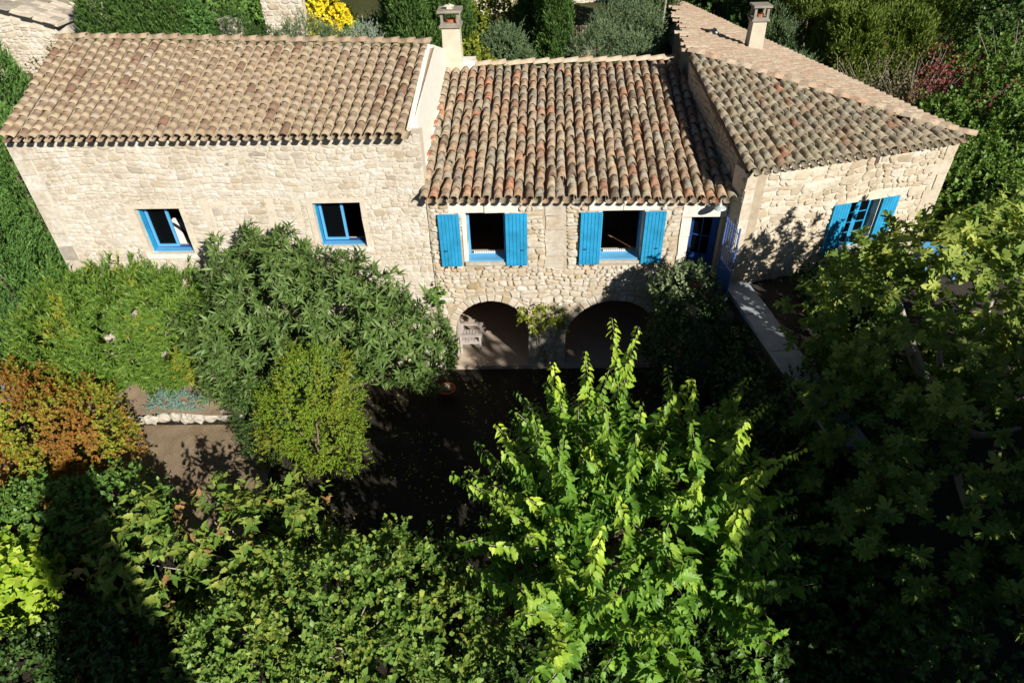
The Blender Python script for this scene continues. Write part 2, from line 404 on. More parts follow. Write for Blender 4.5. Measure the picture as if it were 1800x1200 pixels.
def wall_mesh(fr, x0, x1, z0, z1, rects, arches, t):
    """solid wall with rectangular openings and round-headed arches (cx, half, spring, bottom)"""
    mb = MB()
    ops = list(rects) + [(c - r, c + r, zb, zs + r) for c, r, zs, zb in arches]
    xs = sorted({x0, x1} | {v for o in ops for v in o[:2]}); zs_ = sorted({z0, z1} | {v for o in ops for v in o[2:4] if z0 < v < z1})
    solid = np.ones((len(xs) - 1, len(zs_) - 1), bool)
    for i in range(len(xs) - 1):
        for j in range(len(zs_) - 1):
            cx, cz = (xs[i] + xs[i + 1]) / 2, (zs_[j] + zs_[j + 1]) / 2
            if any(o[0] < cx < o[1] and o[2] < cz < o[3] for o in ops): solid[i, j] = False
    def q(P): mb.add(fr(P), [(0, 1, 2, 3)])
    for i in range(len(xs) - 1):
        for j in range(len(zs_) - 1):
            if not solid[i, j]: continue
            a, b, c, d = xs[i], xs[i + 1], zs_[j], zs_[j + 1]
            q([(a, 0, c), (b, 0, c), (b, 0, d), (a, 0, d)]); q([(b, t, c), (a, t, c), (a, t, d), (b, t, d)])
            if i == 0 or not solid[i - 1, j]: q([(a, t, c), (a, 0, c), (a, 0, d), (a, t, d)])
            if i == len(xs) - 2 or not solid[i + 1, j]: q([(b, 0, c), (b, t, c), (b, t, d), (b, 0, d)])
            if j == 0 or not solid[i, j - 1]: q([(a, 0, c), (a, t, c), (b, t, c), (b, 0, c)])
            if j == len(zs_) - 2 or not solid[i, j + 1]: q([(a, 0, d), (b, 0, d), (b, t, d), (a, t, d)])
    for c, r, zs, zb in arches:
        n = 20; T = zs + r
        an = [math.pi * k / n for k in range(n + 1)]
        for k in range(n):
            xa, za, xb, zb2 = c - r * math.cos(an[k]), zs + r * math.sin(an[k]), c - r * math.cos(an[k + 1]), zs + r * math.sin(an[k + 1])
            q([(xa, 0, za), (xb, 0, zb2), (xb, 0, T), (xa, 0, T)]); q([(xb, t, zb2), (xa, t, za), (xa, t, T), (xb, t, T)])
            q([(xa, 0, za), (xa, t, za), (xb, t, zb2), (xb, 0, zb2)])
    return mb
def dressed(name, fr, a, b, z0, z1, proud, parent, mat, depth=.25, jitter=.006):
    mb = MB()
    V = np.array([[x, y, z] for x in (a, b) for y in (-proud, depth) for z in (z0, z1)], float)
    V[:, [0, 2]] += rng.normal(0, jitter, (8, 2))
    mb.add(fr(V), [(0, 1, 3, 2), (4, 6, 7, 5), (0, 4, 5, 1), (2, 3, 7, 6), (0, 2, 6, 4), (1, 5, 7, 3)], rnd=rng.random())
    return obj(name, mb, mat, parent)
def voussoirs(fr, c, r, zs, n, ln, mat, parent, relief=.025):
    for k in range(n):
        a0, a1 = math.pi * k / n + .012, math.pi * (k + 1) / n - .012
        if rng.random() < .5: l2 = ln * rng.uniform(.8, 1.0)
        else: l2 = ln * rng.uniform(.95, 1.12)
        P = []
        for a, rr in ((a0, r - .004), (a1, r - .004), (a1, r + l2), (a0, r + l2)):
            P.append((c - rr * math.cos(a) + rng.normal(0, .006), zs + rr * math.sin(a) + rng.normal(0, .006)))
        P = np.array(P); cen = P.mean(0); Q = cen + (P - cen) * .82
        d = relief * rng.uniform(.7, 1.3)
        V = [(p[0], .3, p[1]) for p in P] + [(p[0], -d * .6, p[1]) for p in P] + [(p[0], -d, p[1]) for p in Q]
        F = [(8, 9, 10, 11)]
        for i in range(4):
            j = (i + 1) % 4; F += [(i, j, 4 + j, 4 + i), (4 + i, 4 + j, 8 + j, 8 + i)]
        o3 = fr([[cen[0], 0, cen[1]]])[0]
        link('voussoir', mesh_from('voussoir', fr(np.array(V)) - o3, F, mat), parent, Matrix.Translation(o3))

# ------------------------------------------------------------------ roofs
def tile_proto(segs=8):
    V = []; al = []
    for (y, r, zz) in ((0, .094, .034), (.5, .088, .017), (1, .080, 0)):
        for k in range(segs + 1):
            a = math.radians(-86 + 172 * k / segs); V.append((r * math.sin(a), y, r * .92 * math.cos(a) + zz)); al.append(y)
    n = segs + 1
    for k in range(n):
        a = math.radians(-86 + 172 * k / segs); r = .080; V.append((r * math.sin(a), 0, r * .92 * math.cos(a) + .030)); al.append(0)
    for k in range(n):
        a = math.radians(-86 + 172 * k / segs); r = .078; V.append((r * math.sin(a), .3, r * .92 * math.cos(a) + .022)); al.append(.1)
    F = []
    for k in range(segs):
        F += [(k, k + 1, n + k + 1, n + k), (n + k, n + k + 1, 2 * n + k + 1, 2 * n + k), (3 * n + k, 3 * n + k + 1, k + 1, k), (4 * n + k, 4 * n + k + 1, 3 * n + k + 1, 3 * n + k)]
    return np.array(V), F, np.array(al)
TV, TF, TA = tile_proto()
TILE_ME = {}
def tile_mesh(mat):
    if mat not in TILE_ME: TILE_ME[mat] = mesh_from('tile', TV, TF, mat, {'along': TA}, True)
    return TILE_ME[mat]
CHV = np.array([(math.sin(a) * .085, y, .012 - math.cos(a) * .055 + z_) for y, z_ in ((0, .0), (1, -.012)) for a in np.radians([-80, -45, 0, 45, 80])])
CHF = [(k, k + 1, 6 + k, 5 + k) for k in range(4)]
def tile_field(roof, eave, dirf, zf, lenf, ncol, expo, mat, clip=None, keep=300, pitch=.23, jit=1.0, channel_mat=None, zs=1.0):
    """eave(s)->xy, dirf(s)->unit xy up-slope, zf(x,y)->height of tile bed"""
    tiles = []; chan = MB()
    for i in range(ncol):
        s_ = (i + .5) / ncol; e = eave(s_); d = dirf(s_); Ln = lenf(s_)
        nrow = max(1, int(round(Ln / expo)))
        ex = Ln / nrow
        wob = rng.normal(0, .006); ph_ = rng.uniform(-.38, .38)
        for which, off in (('cover', 0), ('chan', .5)):
            for j in range(nrow):
                sh = (s_ + off / ncol)
                e2 = eave(sh); d2 = dirf(sh)
                p = e2 + d2 * (j * ex + (ph_ * ex if j and which == 'cover' else 0) - (.0 if which == 'cover' else .035))
                pc = e2 + d2 * ((j + .5) * ex)
                if clip and not clip(pc[0], pc[1]): continue
                z = zf(p[0], p[1]); L2 = (ex * 1.32 if j else ex * (1.35 + max(0, ph_))) if j < nrow - 1 else ex * (1.05 - ph_)
                q = p + d2 * ex; zq = zf(q[0], q[1])
                Y = np.array([d2[0] * ex, d2[1] * ex, zq - z]); sl_ = np.linalg.norm(Y); Y /= sl_
                X = np.array([d2[1], -d2[0], 0.]); Z = np.cross(X, Y)
                if which == 'cover':
                    an = rng.normal(0, .014) * jit; X2 = X * math.cos(an) + Y * math.sin(an); Y2 = np.cross(Z, X2)
                    wsc = pitch / .23 * rng.uniform(.96, 1.05)
                    o = np.array([p[0], p[1], z]) + X * (wob + rng.normal(0, .005) * jit) + Y * rng.normal(0, .010) * jit + Z * rng.normal(.012, .004)
                    tiles.append((o, X2 * wsc, Y2 * L2, Z * wsc * zs))
                else:
                    V = CHV @ np.array([X * pitch / .23, Y * ex * 1.1, Z]) + np.array([p[0], p[1], z])
                    chan.add(V, CHF, rnd=rng.random(), along=.1)
    O = np.array([t[0] for t in tiles]); dist = np.linalg.norm(O - CAM, axis=1)
    single = set(np.argsort(dist)[:keep].tolist())
    rest = MB(); me = tile_mesh(mat)
    for i, (o, X, Y, Z) in enumerate(tiles):
        if i in single:
            m = Matrix(((X[0], Y[0], Z[0], o[0]), (X[1], Y[1], Z[1], o[1]), (X[2], Y[2], Z[2], o[2]), (0, 0, 0, 1)))
            link('tile', me, roof, m)
        else: rest.add(TV @ np.array([X, Y, Z]) + o, TF, rnd=rng.random(), along=TA)
    if rest.n: obj('upper_tiles', rest, mat, roof, True, kind='stuff')
    if chan.n: obj('channel_tiles', chan, channel_mat or mat, roof, True, kind='stuff')
def ridge_row(roof, P0, P1, n, mat='ridge', sc=1.15, name='ridge_tile'):
    P0, P1 = np.array(P0, float), np.array(P1, float)
    Y = (P1 - P0) / n; ex = np.linalg.norm(Y); Y /= ex
    X = unit(np.cross(Y, [0, 0, 1.])); Z = np.cross(X, Y)
    me = tile_mesh(mat)
    for k in range(n):
        an = rng.normal(0, .02); X2 = X * math.cos(an) + Y * math.sin(an); Y2 = np.cross(Z, X2)
        o = P0 + Y * ex * k + Z * rng.normal(0, .006); a, b_, c = X2 * sc, Y2 * ex * 1.12, Z * sc
        link(name, me, roof, Matrix(((a[0], b_[0], c[0], o[0]), (a[1], b_[1], c[1], o[1]), (a[2], b_[2], c[2], o[2]), (0, 0, 0, 1))))
def slab(name, top, t, mat, parent, **k):
    """convex polygon of 3D points extruded down by t"""
    n = len(top); T = np.array(top, float); B = T - np.array([0, 0, t])
    mb = MB(); F = [tuple(range(n)), tuple(range(2 * n - 1, n - 1, -1))]
    for i in range(n): j = (i + 1) % n; F.append((i, n + i, n + j, j))
    mb.add(np.concatenate([T, B]), F); return obj(name, mb, mat, parent, **k)

# ------------------------------------------------------------------ the ground
def sheet(name, poly, z, mat):
    mb = MB(); P = [(x, y, z) for x, y in poly]; mb.add(P, [tuple(range(len(P)))]); return obj(name, mb, mat, kind='structure')
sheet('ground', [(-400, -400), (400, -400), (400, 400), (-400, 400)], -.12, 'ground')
def grid_sheet(name, x0, x1, y0, y1, n, m_, zf, mat):
    xs = np.linspace(x0, x1, n); ys = np.linspace(y0, y1, m_); X, Y = np.meshgrid(xs, ys, indexing='ij'); Z = zf(X, Y)
    V = np.stack([X, Y, Z], -1).reshape(-1, 3); idx = np.arange(n * m_).reshape(n, m_)
    F = np.stack([idx[:-1, :-1], idx[1:, :-1], idx[1:, 1:], idx[:-1, 1:]], -1).reshape(-1, 4)
    o = link(name, mesh_from(name, V, F, mat, None, True)); return tag(o, kind='structure')
grid_sheet('hillside', -60, 70, 6.6, 110, 50, 44, lambda X, Y: 4.2 - 1.3 / (1 + np.exp(-(X - 8.5) * 2)) + (Y - 6.6) * .07 + .2 * np.sin(X * .5) * np.sin(Y * .4) + np.maximum(0, Y - 40) * .12, 'grass')
mb = MB()   # upper terrace on the right, a solid bank of earth
T = [(5.05, -.2), (5.5, -3.7), (5.9, -9), (6.4, -22), (60, -22), (60, 7.5), (5.0, 7.5)]
n = len(T); mb.add([(x, y, 2.72) for x, y in T] + [(x, y, -.3) for x, y in T], [tuple(range(n))] + [(i, n + i, n + (i + 1) % n, (i + 1) % n) for i in range(n)])
obj('upper_terrace', mb, 'gravel_d', kind='structure')
sheet('path', [(-30, -2.6), (-13.0, -2.2), (-12.4, -.5), (-13.5, 2.5), (-16, 6.5), (-30, 6.5)], .21, 'path')
def bedz(X, Y): return .22 + .05 * np.sin(3 * X + 1.3 * Y) * np.sin(2.3 * Y) + .10 * np.exp(-((X + 9) / 2.5) ** 2)
grid_sheet('garden_bed', -13.2, -6.9, -2.25, .3, 60, 16, bedz, 'soil')
mb = MB(); mb.bbox((-2.32, -.115, -.32), (4.2, 5.19, .006)); obj('terrace_floor', mb, 'terrace', kind='structure')
sheet('garden_path', [(-13, -5.2), (-6.0, -5.6), (-6.2, -2.2), (-13, -2.2)], -.112, 'dirt')

# ------------------------------------------------------------------ left wing
GR = 'wings of the stone farmhouse'
LW = thing('stone_house', (-6.9, 1.5, 0), 'long left wing of the farmhouse with beige tile roof and two open casement windows', 'house', GR)
wl = [(-9.24, -8.16, 3.6, 4.8), (-5.01, -3.89, 3.72, 4.88)]
wall = obj('wall', wall_mesh(ID, -11.5, -2.33, -.2, 6.42, wl, [], .5), 'mortar_l', LW)
surr = []
for (a, b, c, d) in wl:
    surr.append((a - .14, b + .14, c - .14, d + .13))
masonry(wall, ID, -11.45, -2.34, .2, 6.42, surr + [(-11.45, -11.06, 2.0, 6.42), (-7.62, -7.42, 4.1, 5.05), (-7.42, -6.9, 4.82, 4.93), (-6.12, -5.93, 4.1, 5.0), (-5.45, -5.3, 4.2, 5.0)], 'stone_l', (.075, .19), (.9, 2.4), .007, .015, zvis=3.2)
for (a, b, c, d) in wl:
    dressed('lintel', ID, a - .13, b + .13, d, d + .12, .014, wall, 'tan_stone')
    for k in range(3):
        z0, z1 = c + (d - c) * k / 3, c + (d - c) * (k + 1) / 3 - .008
        for x0, x1 in ((a - .13, a), (b, b + .13)): dressed('jamb_stone', ID, x0, x1, z0, z1, .018, wall, 'tan_stone', .3)
    dressed('window_sill', ID, a - .12, b + .12, c - .12, c, .05, wall, 'white_stone', .3)
for i in range(12): dressed('quoin', ID, -11.47, -11.13 + .12 * (i % 2), 2.0 + i * .368, 2.355 + i * .368, .024, wall, 'stone_l', .3, .012)
for (a, b, c, d) in ((-7.61, -7.43, 4.11, 5.04), (-7.42, -6.91, 4.83, 4.92), (-6.11, -5.94, 4.11, 4.99), (-5.44, -5.31, 4.21, 4.99)): dressed('blocked_window_stone', ID, a, b, c, d, .012, wall, 'tan_stone')
# gables, back wall, inside
def zl(x, y): return 6.53 - .0106 * (x + 2.7) + .3057 * (y + .3) + .012 * math.sin(.8 * x) * math.sin(1.1 * y + .3)
def gable(name, x0, x1, ys, zt, zb, mat, parent, sx=0.0):
    mb = MB(); P = list(zip(ys, zt)); n = len(P)
    V = [(x0 + sx * y, y, z) for y, z in P] + [(x1 + sx * y, y, z) for y, z in P] + [(x0 + sx * y, y, zb) for y, z in P] + [(x1 + sx * y, y, zb) for y, z in P]
    F = []
    for i in range(n - 1): F += [(i, i + 1, 2 * n + i + 1, 2 * n + i), (n + i, 3 * n + i, 3 * n + i + 1, n + i + 1), (i, n + i, n + i + 1, i + 1)]
    F += [(0, 2 * n, 3 * n, n), (n - 1, 2 * n - 1, 4 * n - 1, 3 * n - 1)]
    mb.add(V, F); return obj(name, mb, mat, parent)
gable('gable_wall', -2.80, -2.44, (.5, 3.2, 6.6), (6.62, 7.50, 6.45), 0, 'plaster', LW, .05)
gable('gable_wall', -11.5, -11.1, (.5, 3.4, 6.6), (6.75, 7.62, 6.6), 0, 'mortar_l', LW)
box_part('back_wall', (-11.5, 6.2, 0), (-2.4, 6.6, 6.4), 'mortar_l', LW)
box_part('upper_floor', (-11.1, .5, 2.55), (-2.8, 6.2, 2.75), 'floor_tile', LW)
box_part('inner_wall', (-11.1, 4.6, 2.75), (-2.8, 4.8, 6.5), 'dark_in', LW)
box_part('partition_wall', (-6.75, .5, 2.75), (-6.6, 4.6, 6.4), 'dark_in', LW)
roof = slab('roof', [(-11.40, -.03, zl(-11.4, -.03) - .07), (-2.52, -.03, zl(-2.6, -.03) - .07), (-2.36, 3.0, zl(-2.4, 3.0) - .07), (-11.5, 3.4, zl(-11.4, 3.4) - .07)], .09, 'beam', LW)
rback = slab('back_roof', [(-11.5, 3.42, 7.62), (-2.36, 3.02, 7.42), (-2.3, 6.9, 6.35), (-11.6, 6.9, 6.5)], .12, 'tile_new', LW)
def ln(a, b): return lambda s: a + (b - a) * s
def dirl(a, b):
    a = np.array(a, float); b = np.array(b, float); return lambda s: unit(a + (b - a) * s)
def eav(a, b):
    a = np.array(a, float); b = np.array(b, float); return lambda s: a + (b - a) * s
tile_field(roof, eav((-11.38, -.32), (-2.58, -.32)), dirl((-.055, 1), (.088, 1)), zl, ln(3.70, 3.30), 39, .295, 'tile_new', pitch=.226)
ridge_row(roof, (-2.28, 2.98, zl(-2.3, 2.98) + .04), (-11.62, 3.42, zl(-11.6, 3.42) + .03), 24, 'tile_new', 1.2)
mb = MB(); mb.tube([(-2.52, -.1, zl(-2.5, -.1) + .02), (-2.36, 2.95, zl(-2.3, 2.95) + .02)], [.06, .06], 6); obj('verge_mortar', mb, 'plaster', roof)
# casements
def casement(win, fr, a, b, c, d, y, mat, rows, glass=True, st=.07, th=.05, cols=1, ang=0, hinge=None):
    """closed or swung leaf built in wall-local space"""
    hx = a if hinge != 'r' else b
    ca, sa = math.cos(ang), math.sin(ang)
    def f2(V):
        V = np.atleast_2d(np.array(V, float)).copy(); X = V[:, 0] - hx; Yv = V[:, 1] - y
        V[:, 0] = hx + X * ca - Yv * sa; V[:, 1] = y + X * sa + Yv * ca; return fr(V)
    mb = MB()
    mb.bbox((a, y, c), (a + st, y + th, d), f2); mb.bbox((b - st, y, c), (b, y + th, d), f2)
    mb.bbox((a + st, y + .002, c), (b - st, y + th - .002, c + st), f2); mb.bbox((a + st, y + .002, d - st), (b - st, y + th - .002, d), f2)
    leaf = obj('casement', mb, mat, win)
    H = d - c - 2 * st; W = b - a - 2 * st
    for r in range(1, rows):
        z = c + st + H * r / rows; box_part('glazing_bar', (a + st, y + .006, z - .012), (b - st, y + th - .006, z + .012), mat, leaf, f2)
    for q in range(1, cols):
        x = a + st + W * q / cols; box_part('glazing_bar', (x - .012, y + .009, c + st), (x + .012, y + th - .009, d - st), mat, leaf, f2)
    if glass:
        for r in range(rows):
            for q in range(cols):
                box_part('pane', (a + st + W * q / cols + .012, y + .022, c + st + H * r / rows + .012), (a + st + W * (q + 1) / cols - .012, y + .027, c + st + H * (r + 1) / rows - .012), 'glass', leaf, f2)
    return leaf
def window_frame(name, parent, fr, a, b, c, d, y, mat, t=.05, dep=.07, sill=None):
    mb = MB()
    mb.bbox((a, y, c), (a + t, y + dep, d), fr); mb.bbox((b - t, y, c), (b, y + dep, d), fr)
    mb.bbox((a + t, y + .003, d - t), (b - t, y + dep - .003, d), fr); mb.bbox((a + t, y + .003, c), (b - t, y + dep - .003, c + t), fr)
    return obj(name, mb, mat, parent)
for k, (a, b, c, d) in enumerate(wl):
    win = window_frame('window', LW, ID, a, b, c, d, .30, 'navy', .04, .07)
    mid = (a + b) / 2 + .06
    casement(win, ID, a + .045, mid, c + .045, d - .045, .275, 'blue_l', 1, st=.058)
    casement(win, ID, mid, b - .05, c + .05, d - .05, .38, 'navy', 1, st=.07, ang=math.radians(-140), hinge='r')
    box_part('sill_board', (a + .003, .10, c + .002), (b - .003, .27, c + .02), 'blue_l', win)
    mb = MB(); mb.bbox((a + .003, .13, c + .03), (a + .03, .27, d - .01)); obj('reveal_board', mb, 'blue', win)

# ------------------------------------------------------------------ middle house
MH = thing('stone_house', (1.2, 2.5, 0), 'middle part of the farmhouse with two arches, blue shutters and mottled tile roof', 'house', GR)
wm = [(-1.45, -.53, 3.3, 4.6), (1.74, 2.72, 3.3, 4.6)]
door = (3.82, 4.56, 2.5, 4.42)
ar = [(-.965, .965, 1.15, 0), (2.205, 1.235, .85, 0)]
MF = frame((0, -.04, 0), 0)
wall = obj('wall', wall_mesh(MF, -2.33, 4.80, -.3, 5.02, wm + [door], ar, .55), 'mortar_m', MH)
surr = [(-1.85, -.20, 4.6, 4.84), (-1.56, -.42, 3.16, 4.6), (1.42, 3.05, 4.6, 4.83), (1.64, 2.82, 3.16, 4.6), (3.58, 4.62, 2.4, 4.72), (.40, .92, 3.05, 4.85)]
masonry(wall, MF, -2.31, 4.78, 0, 5.0, surr, 'stone_m', (.085, .22), (.9, 2.3), .011, .034, [(c, zs, r + .24) for c, r, zs, zb in ar])
for c, r, zs, zb in ar:
    voussoirs(MF, c, r, zs, 17 if r < 1 else 21, .22, 'stone_m', wall)
    for k in range(6):
        for sx in (-1, 1):
            z0, z1 = zs * k / 6, zs * (k + 1) / 6 - .012
            x0, x1 = sorted((c + sx * r, c + sx * (r + .22))); dressed('jamb_stone', MF, x0, x1, z0, z1, .024, wall, 'stone_m', .3)
dressed('lintel', MF, -1.84, -1.02, 4.61, 4.83, .03, wall, 'white_stone'); dressed('lintel', MF, -1.0, -.21, 4.605, 4.835, .028, wall, 'white_stone')
dressed('lintel', MF, 1.43, 2.2, 4.61, 4.82, .03, wall, 'white_stone'); dressed('lintel', MF, 2.22, 3.04, 4.605, 4.82, .028, wall, 'white_stone')
for (a, b, c, d) in wm:
    for x0, x1 in ((a - .10, a), (b, b + .10)):
        for k in range(3): dressed('jamb_stone', MF, x0, x1, c + (d - c) * k / 3, c + (d - c) * (k + 1) / 3 - .006, .02, wall, 'white_stone', .3, .002)
    dressed('window_sill', MF, a - .07, b + .09, c - .10, c - .01, .07, wall, 'rock', .3)
for k in range(5): dressed('dressed_stone', MF, .41 + .03 * (k % 2), .91 - .03 * ((k + 1) % 2), 3.06 + k * .357, 3.405 + k * .357, .020, wall, 'stone_m', .3, .012)
for k in range(4): dressed('door_jamb_stone', MF, 3.60, 3.82, 2.4 + k * .5, 2.89 + k * .5, .03, wall, 'white_stone', .3)
dressed('door_lintel', MF, 3.60, 4.61, 4.42, 4.71, .03, wall, 'white_stone', .3)
def zm(x, y): return 5.07 - .0174 * (x + 2.34) + .2493 * (y + .3) + .018 * math.sin(1.1 * x + .4) * math.sin(.9 * y + .3)
def wx(y): return 4.75 - .097 * (y + .295)
# inside: floors, back and side walls
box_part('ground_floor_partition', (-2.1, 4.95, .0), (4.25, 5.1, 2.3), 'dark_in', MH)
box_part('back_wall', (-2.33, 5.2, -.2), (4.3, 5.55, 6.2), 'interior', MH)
box_part('upper_floor', (-2.33, .51, 2.3), (4.8, 5.2, 2.5), 'floor_tile', MH)
box_part('side_wall', (-2.33, .51, -.2), (-2.10, 5.2, 5.2), 'interior', MH)
box_part('side_wall', (4.25, .51, -.2), (4.6, 5.2, 5.0), 'interior', MH)
box_part('partition_wall', (.55, .51, 2.5), (.75, 5.2, 5.1), 'interior', MH)
box_part('inner_wall', (-2.1, 3.2, 2.5), (.55, 3.4, 5.6), 'interior', MH)
box_part('inner_wall', (.75, 2.9, 2.5), (4.25, 3.1, 5.6), 'interior', MH)
roof = slab('roof', [(-2.36, -.06, zm(-2.36, -.06) - .07), (4.72, -.06, zm(4.72, -.06) - .07), (4.25, 5.2, zm(4.25, 5.2) - .07), (-2.2, 5.2, zm(-2.2, 5.2) - .07)], .09, 'beam', MH)
slab('back_roof', [(-2.2, 5.22, 6.42), (4.25, 5.45, 6.35), (4.6, 6.9, 5.9), (-2.2, 6.9, 5.95)], .12, 'tile_old', MH)
tile_field(roof, eav((-2.46, -.34), (4.95, -.34)), dirl((.037, 1), (.017, 1)), zm, ln(5.40, 5.72), 31, .345, 'tile_old', clip=lambda x, y: x < wx(y) - .06, pitch=.239, jit=2.2, zs=1.22)
ridge_row(roof, (4.25, 5.42, zm(4.2, 5.42) + .05), (-1.75, 5.12, zm(-1.7, 5.12) + .05), 15, 'ridge', 1.25)
mb = MB(); mb.tube([(-2.43, .0, zm(-2.4, 0) + .03), (-2.17, 5.0, zm(-2.2, 5.0) + .03)], [.07, .08], 6); fil = obj('verge_mortar', mb, 'plaster', roof)
for k in range(5): box_part('verge_tile', (-2.43 + .04 * k, .5 + .62 * k, zm(-2.4, .5 + .62 * k) + .06), (-2.36 + .04 * k, .78 + .62 * k, zm(-2.4, .5 + .62 * k) + .16), 'terracotta', roof)
mb = MB(); mb.bbox((-2.3, 5.0, 6.3), (-1.4, 5.5, 6.62)); obj('ridge_mortar', mb, 'plaster', roof)
def chimney(parent, x, y, z0, z1, w_, name='chimney'):
    mb = MB(); h = w_ / 2
    V = [(x + sx * h * k, y + sy * h * k, z) for z, k in ((z0, 1.06), (z1 - .42, .94)) for sx, sy in ((-1, -1), (1, -1), (1, 1), (-1, 1))]
    mb.add(V, [(0, 1, 5, 4), (1, 2, 6, 5), (2, 3, 7, 6), (3, 0, 4, 7), (4, 5, 6, 7)])
    ch = obj(name, mb, 'chimney', parent)
    mb = MB(); h2 = h * 1.18
    mb.bbox((x - h2, y - h2, z1 - .42), (x + h2, y + h2, z1 - .36)); mb.bbox((x - h * 1.05, y - h * 1.05, z1 - .36), (x + h * 1.05, y + h * 1.05, z1 - .32)); obj('collar', mb, 'cap', ch)
    for sx in (-1, 1):
        for sy in (-1, 1): box_part('post', (x + sx * h * .85 - .035, y + sy * h * .85 - .035, z1 - .32), (x + sx * h * .85 + .035, y + sy * h * .85 + .035, z1 - .06), 'cap', ch)
    mb = MB(); mb.lathe((x, y, z1 - .33), [(h * .55, 0), (h * .6, .08), (h * .45, .08), (h * .42, 0)], 12); obj('flue_pot', mb, 'terracotta', ch)
    box_part('cover_slab', (x - h2 * 1.08, y - h2 * 1.08, z1 - .06), (x + h2 * 1.08, y + h2 * 1.08, z1), 'cap', ch)
    return ch
ch = chimney(MH, -2.0, 5.15, 6.2, 7.92, .50)
def rock_mesh(c, r, seed, n=10, mat='rock'):
    rs = np.random.default_rng(seed); mb = MB(); V = []; rows = 5
    for i in range(rows + 1):
        ph = math.pi * i / rows
        for j in range(n):
            th = 2 * math.pi * j / n; k = 1 + rs.normal(0, .13)
            V.append((c[0] + r[0] * k * math.sin(ph) * math.cos(th), c[1] + r[1] * k * math.sin(ph) * math.sin(th), c[2] + r[2] * k * math.cos(ph)))
    F = [(i * n + j, i * n + (j + 1) % n, (i + 1) * n + (j + 1) % n, (i + 1) * n + j) for i in range(rows) for j in range(n)]
    mb.add(V, F); return mb
st = obj('weight_stone', rock_mesh((-2.02, 5.12, 7.96), (.15, .13, .07), 3), 'tan_stone'); tag(st, 'rough stone lying on top of the tall chimney cover', 'stone')
# windows, sills and shutters of the middle house
def shutter(parent, fr, a, b, c, d, y, latch_x):
    mb = MB(); mb.bbox((a, y + .012, c), (b, y + .038, d), fr); sh = obj('shutter', mb, 'blue', parent)
    n = 6; w_ = (b - a) / n
    for k in range(n): box_part('plank', (a + w_ * k + .005, y, c + .012), (a + w_ * (k + 1) - .005, y + .016, d - .012), 'blue', sh, fr)
    for z in (c + .2, d - .22): box_part('strap_hinge', (a + .02, y + .034, z - .02), (b - .01, y + .048, z + .02), 'iron_blue', sh, fr)
    box_part('latch', (latch_x - .035, y - .014, c + .42), (latch_x + .035, y - .003, c + .45), 'iron', sh, fr)
    for xx in (a + .12, b - .15): box_part('stay', (xx - .012, y - .015, c - .05), (xx + .012, y + .06, c - .028), 'iron', sh, fr)
for i, (a, b, c, d) in enumerate(wm):
    win = window_frame('window', MH, MF, a, b, c, d, .26, 'blue_l', .05, .07)
    box_part('sill_board', (a + .004, -.02, c + .002), (b - .004, .26, c + .03), 'blue_l', win, MF)
    casement(win, MF, a + .05, (a + b) / 2, c + .05, d - .05, .33, 'navy', 2, st=.06, ang=math.radians(-97) * -1 + math.pi * 0, hinge='a')
    casement(win, MF, (a + b) / 2, b - .05, c + .05, d - .05, .33, 'navy', 2, st=.06, ang=math.radians(-97), hinge='r')
    mb = MB()
    for k in range(12): mb.bbox((a + .12 + k * .045, .27, c + .052), (a + .145 + k * .045, .31, c + .11), MF)
    mb.bbox((a + .11, .28, c + .055), (a + .67, .30, c + .075), MF); obj('sill_grille', mb, 'cloth_white', win)
shutter(MH, MF, -2.10, -1.60, 3.21, 4.60, -.11, -1.97)
shutter(MH, MF, -.525, -.01, 3.21, 4.60, -.11, -.14)
shutter(MH, MF, 1.235, 1.735, 3.21, 4.60, -.11, 1.36)
shutter(MH, MF, 2.725, 3.21, 3.21, 4.60, -.11, 3.06)
# half-glazed blue door, ajar
a, b, c, d = door
fr_ = window_frame('door_frame', MH, MF, a, b, c, d, .22, 'navy', .06, .1)
leaf = casement(MH, MF, a + .06, b - .06, c + .02, d - .06, .25, 'navy', 3, st=.10, cols=2, ang=math.radians(-22), hinge='r'); leaf.name = 'door'
def dl(V):
    V = np.atleast_2d(np.array(V, float)).copy(); X = V[:, 0] - (b - .06); Yv = V[:, 1] - .25; an = math.radians(-22)
    V[:, 0] = b - .06 + X * math.cos(an) - Yv * math.sin(an); V[:, 1] = .25 + X * math.sin(an) + Yv * math.cos(an); return MF(V)
box_part('lower_panel', (a + .16, .262, c + .1), (b - .16, .288, c + .72), 'navy', leaf, dl)
mb = MB(); mb.tube(dl([(a + .11, .24, c + .9), (a + .11, .19, c + .9), (a + .2, .19, c + .9)]), .01, 6); obj('handle', mb, 'iron', leaf)

# ------------------------------------------------------------------ right wing
RW = thing('stone_house', (7.5, 4, 2.7), 'right wing of the farmhouse turned at an angle under a hipped lichened roof', 'house', GR)
RA = math.radians(16.14); RF = frame((4.76, -.46, 0), RA)
U = np.array([math.cos(RA), math.sin(RA)]); VV = np.array([-math.sin(RA), math.cos(RA)])
A0 = np.array([4.735, -.728]); APEX = np.array([4.226, 4.074]); COR = np.array([10.24, .93])
KF = .2314; E0 = np.array([10.26, .953]); EE = np.array([-.237, .9715]); NL = np.array([-.9715, -.237])
def zn(x, y): return 5.74 + .2493 * ((x - A0[0]) * VV[0] + (y - A0[1]) * VV[1])
def zfar(x, y): return 5.74 + KF * ((x - E0[0]) * NL[0] + (y - E0[1]) * NL[1])
wr = [(2.95, 3.78, 3.2, 4.5)]
wall = obj('wall', wall_mesh(RF, 0, 5.49, -.3, 5.66, wr, [], .5), 'mortar_l', RW)
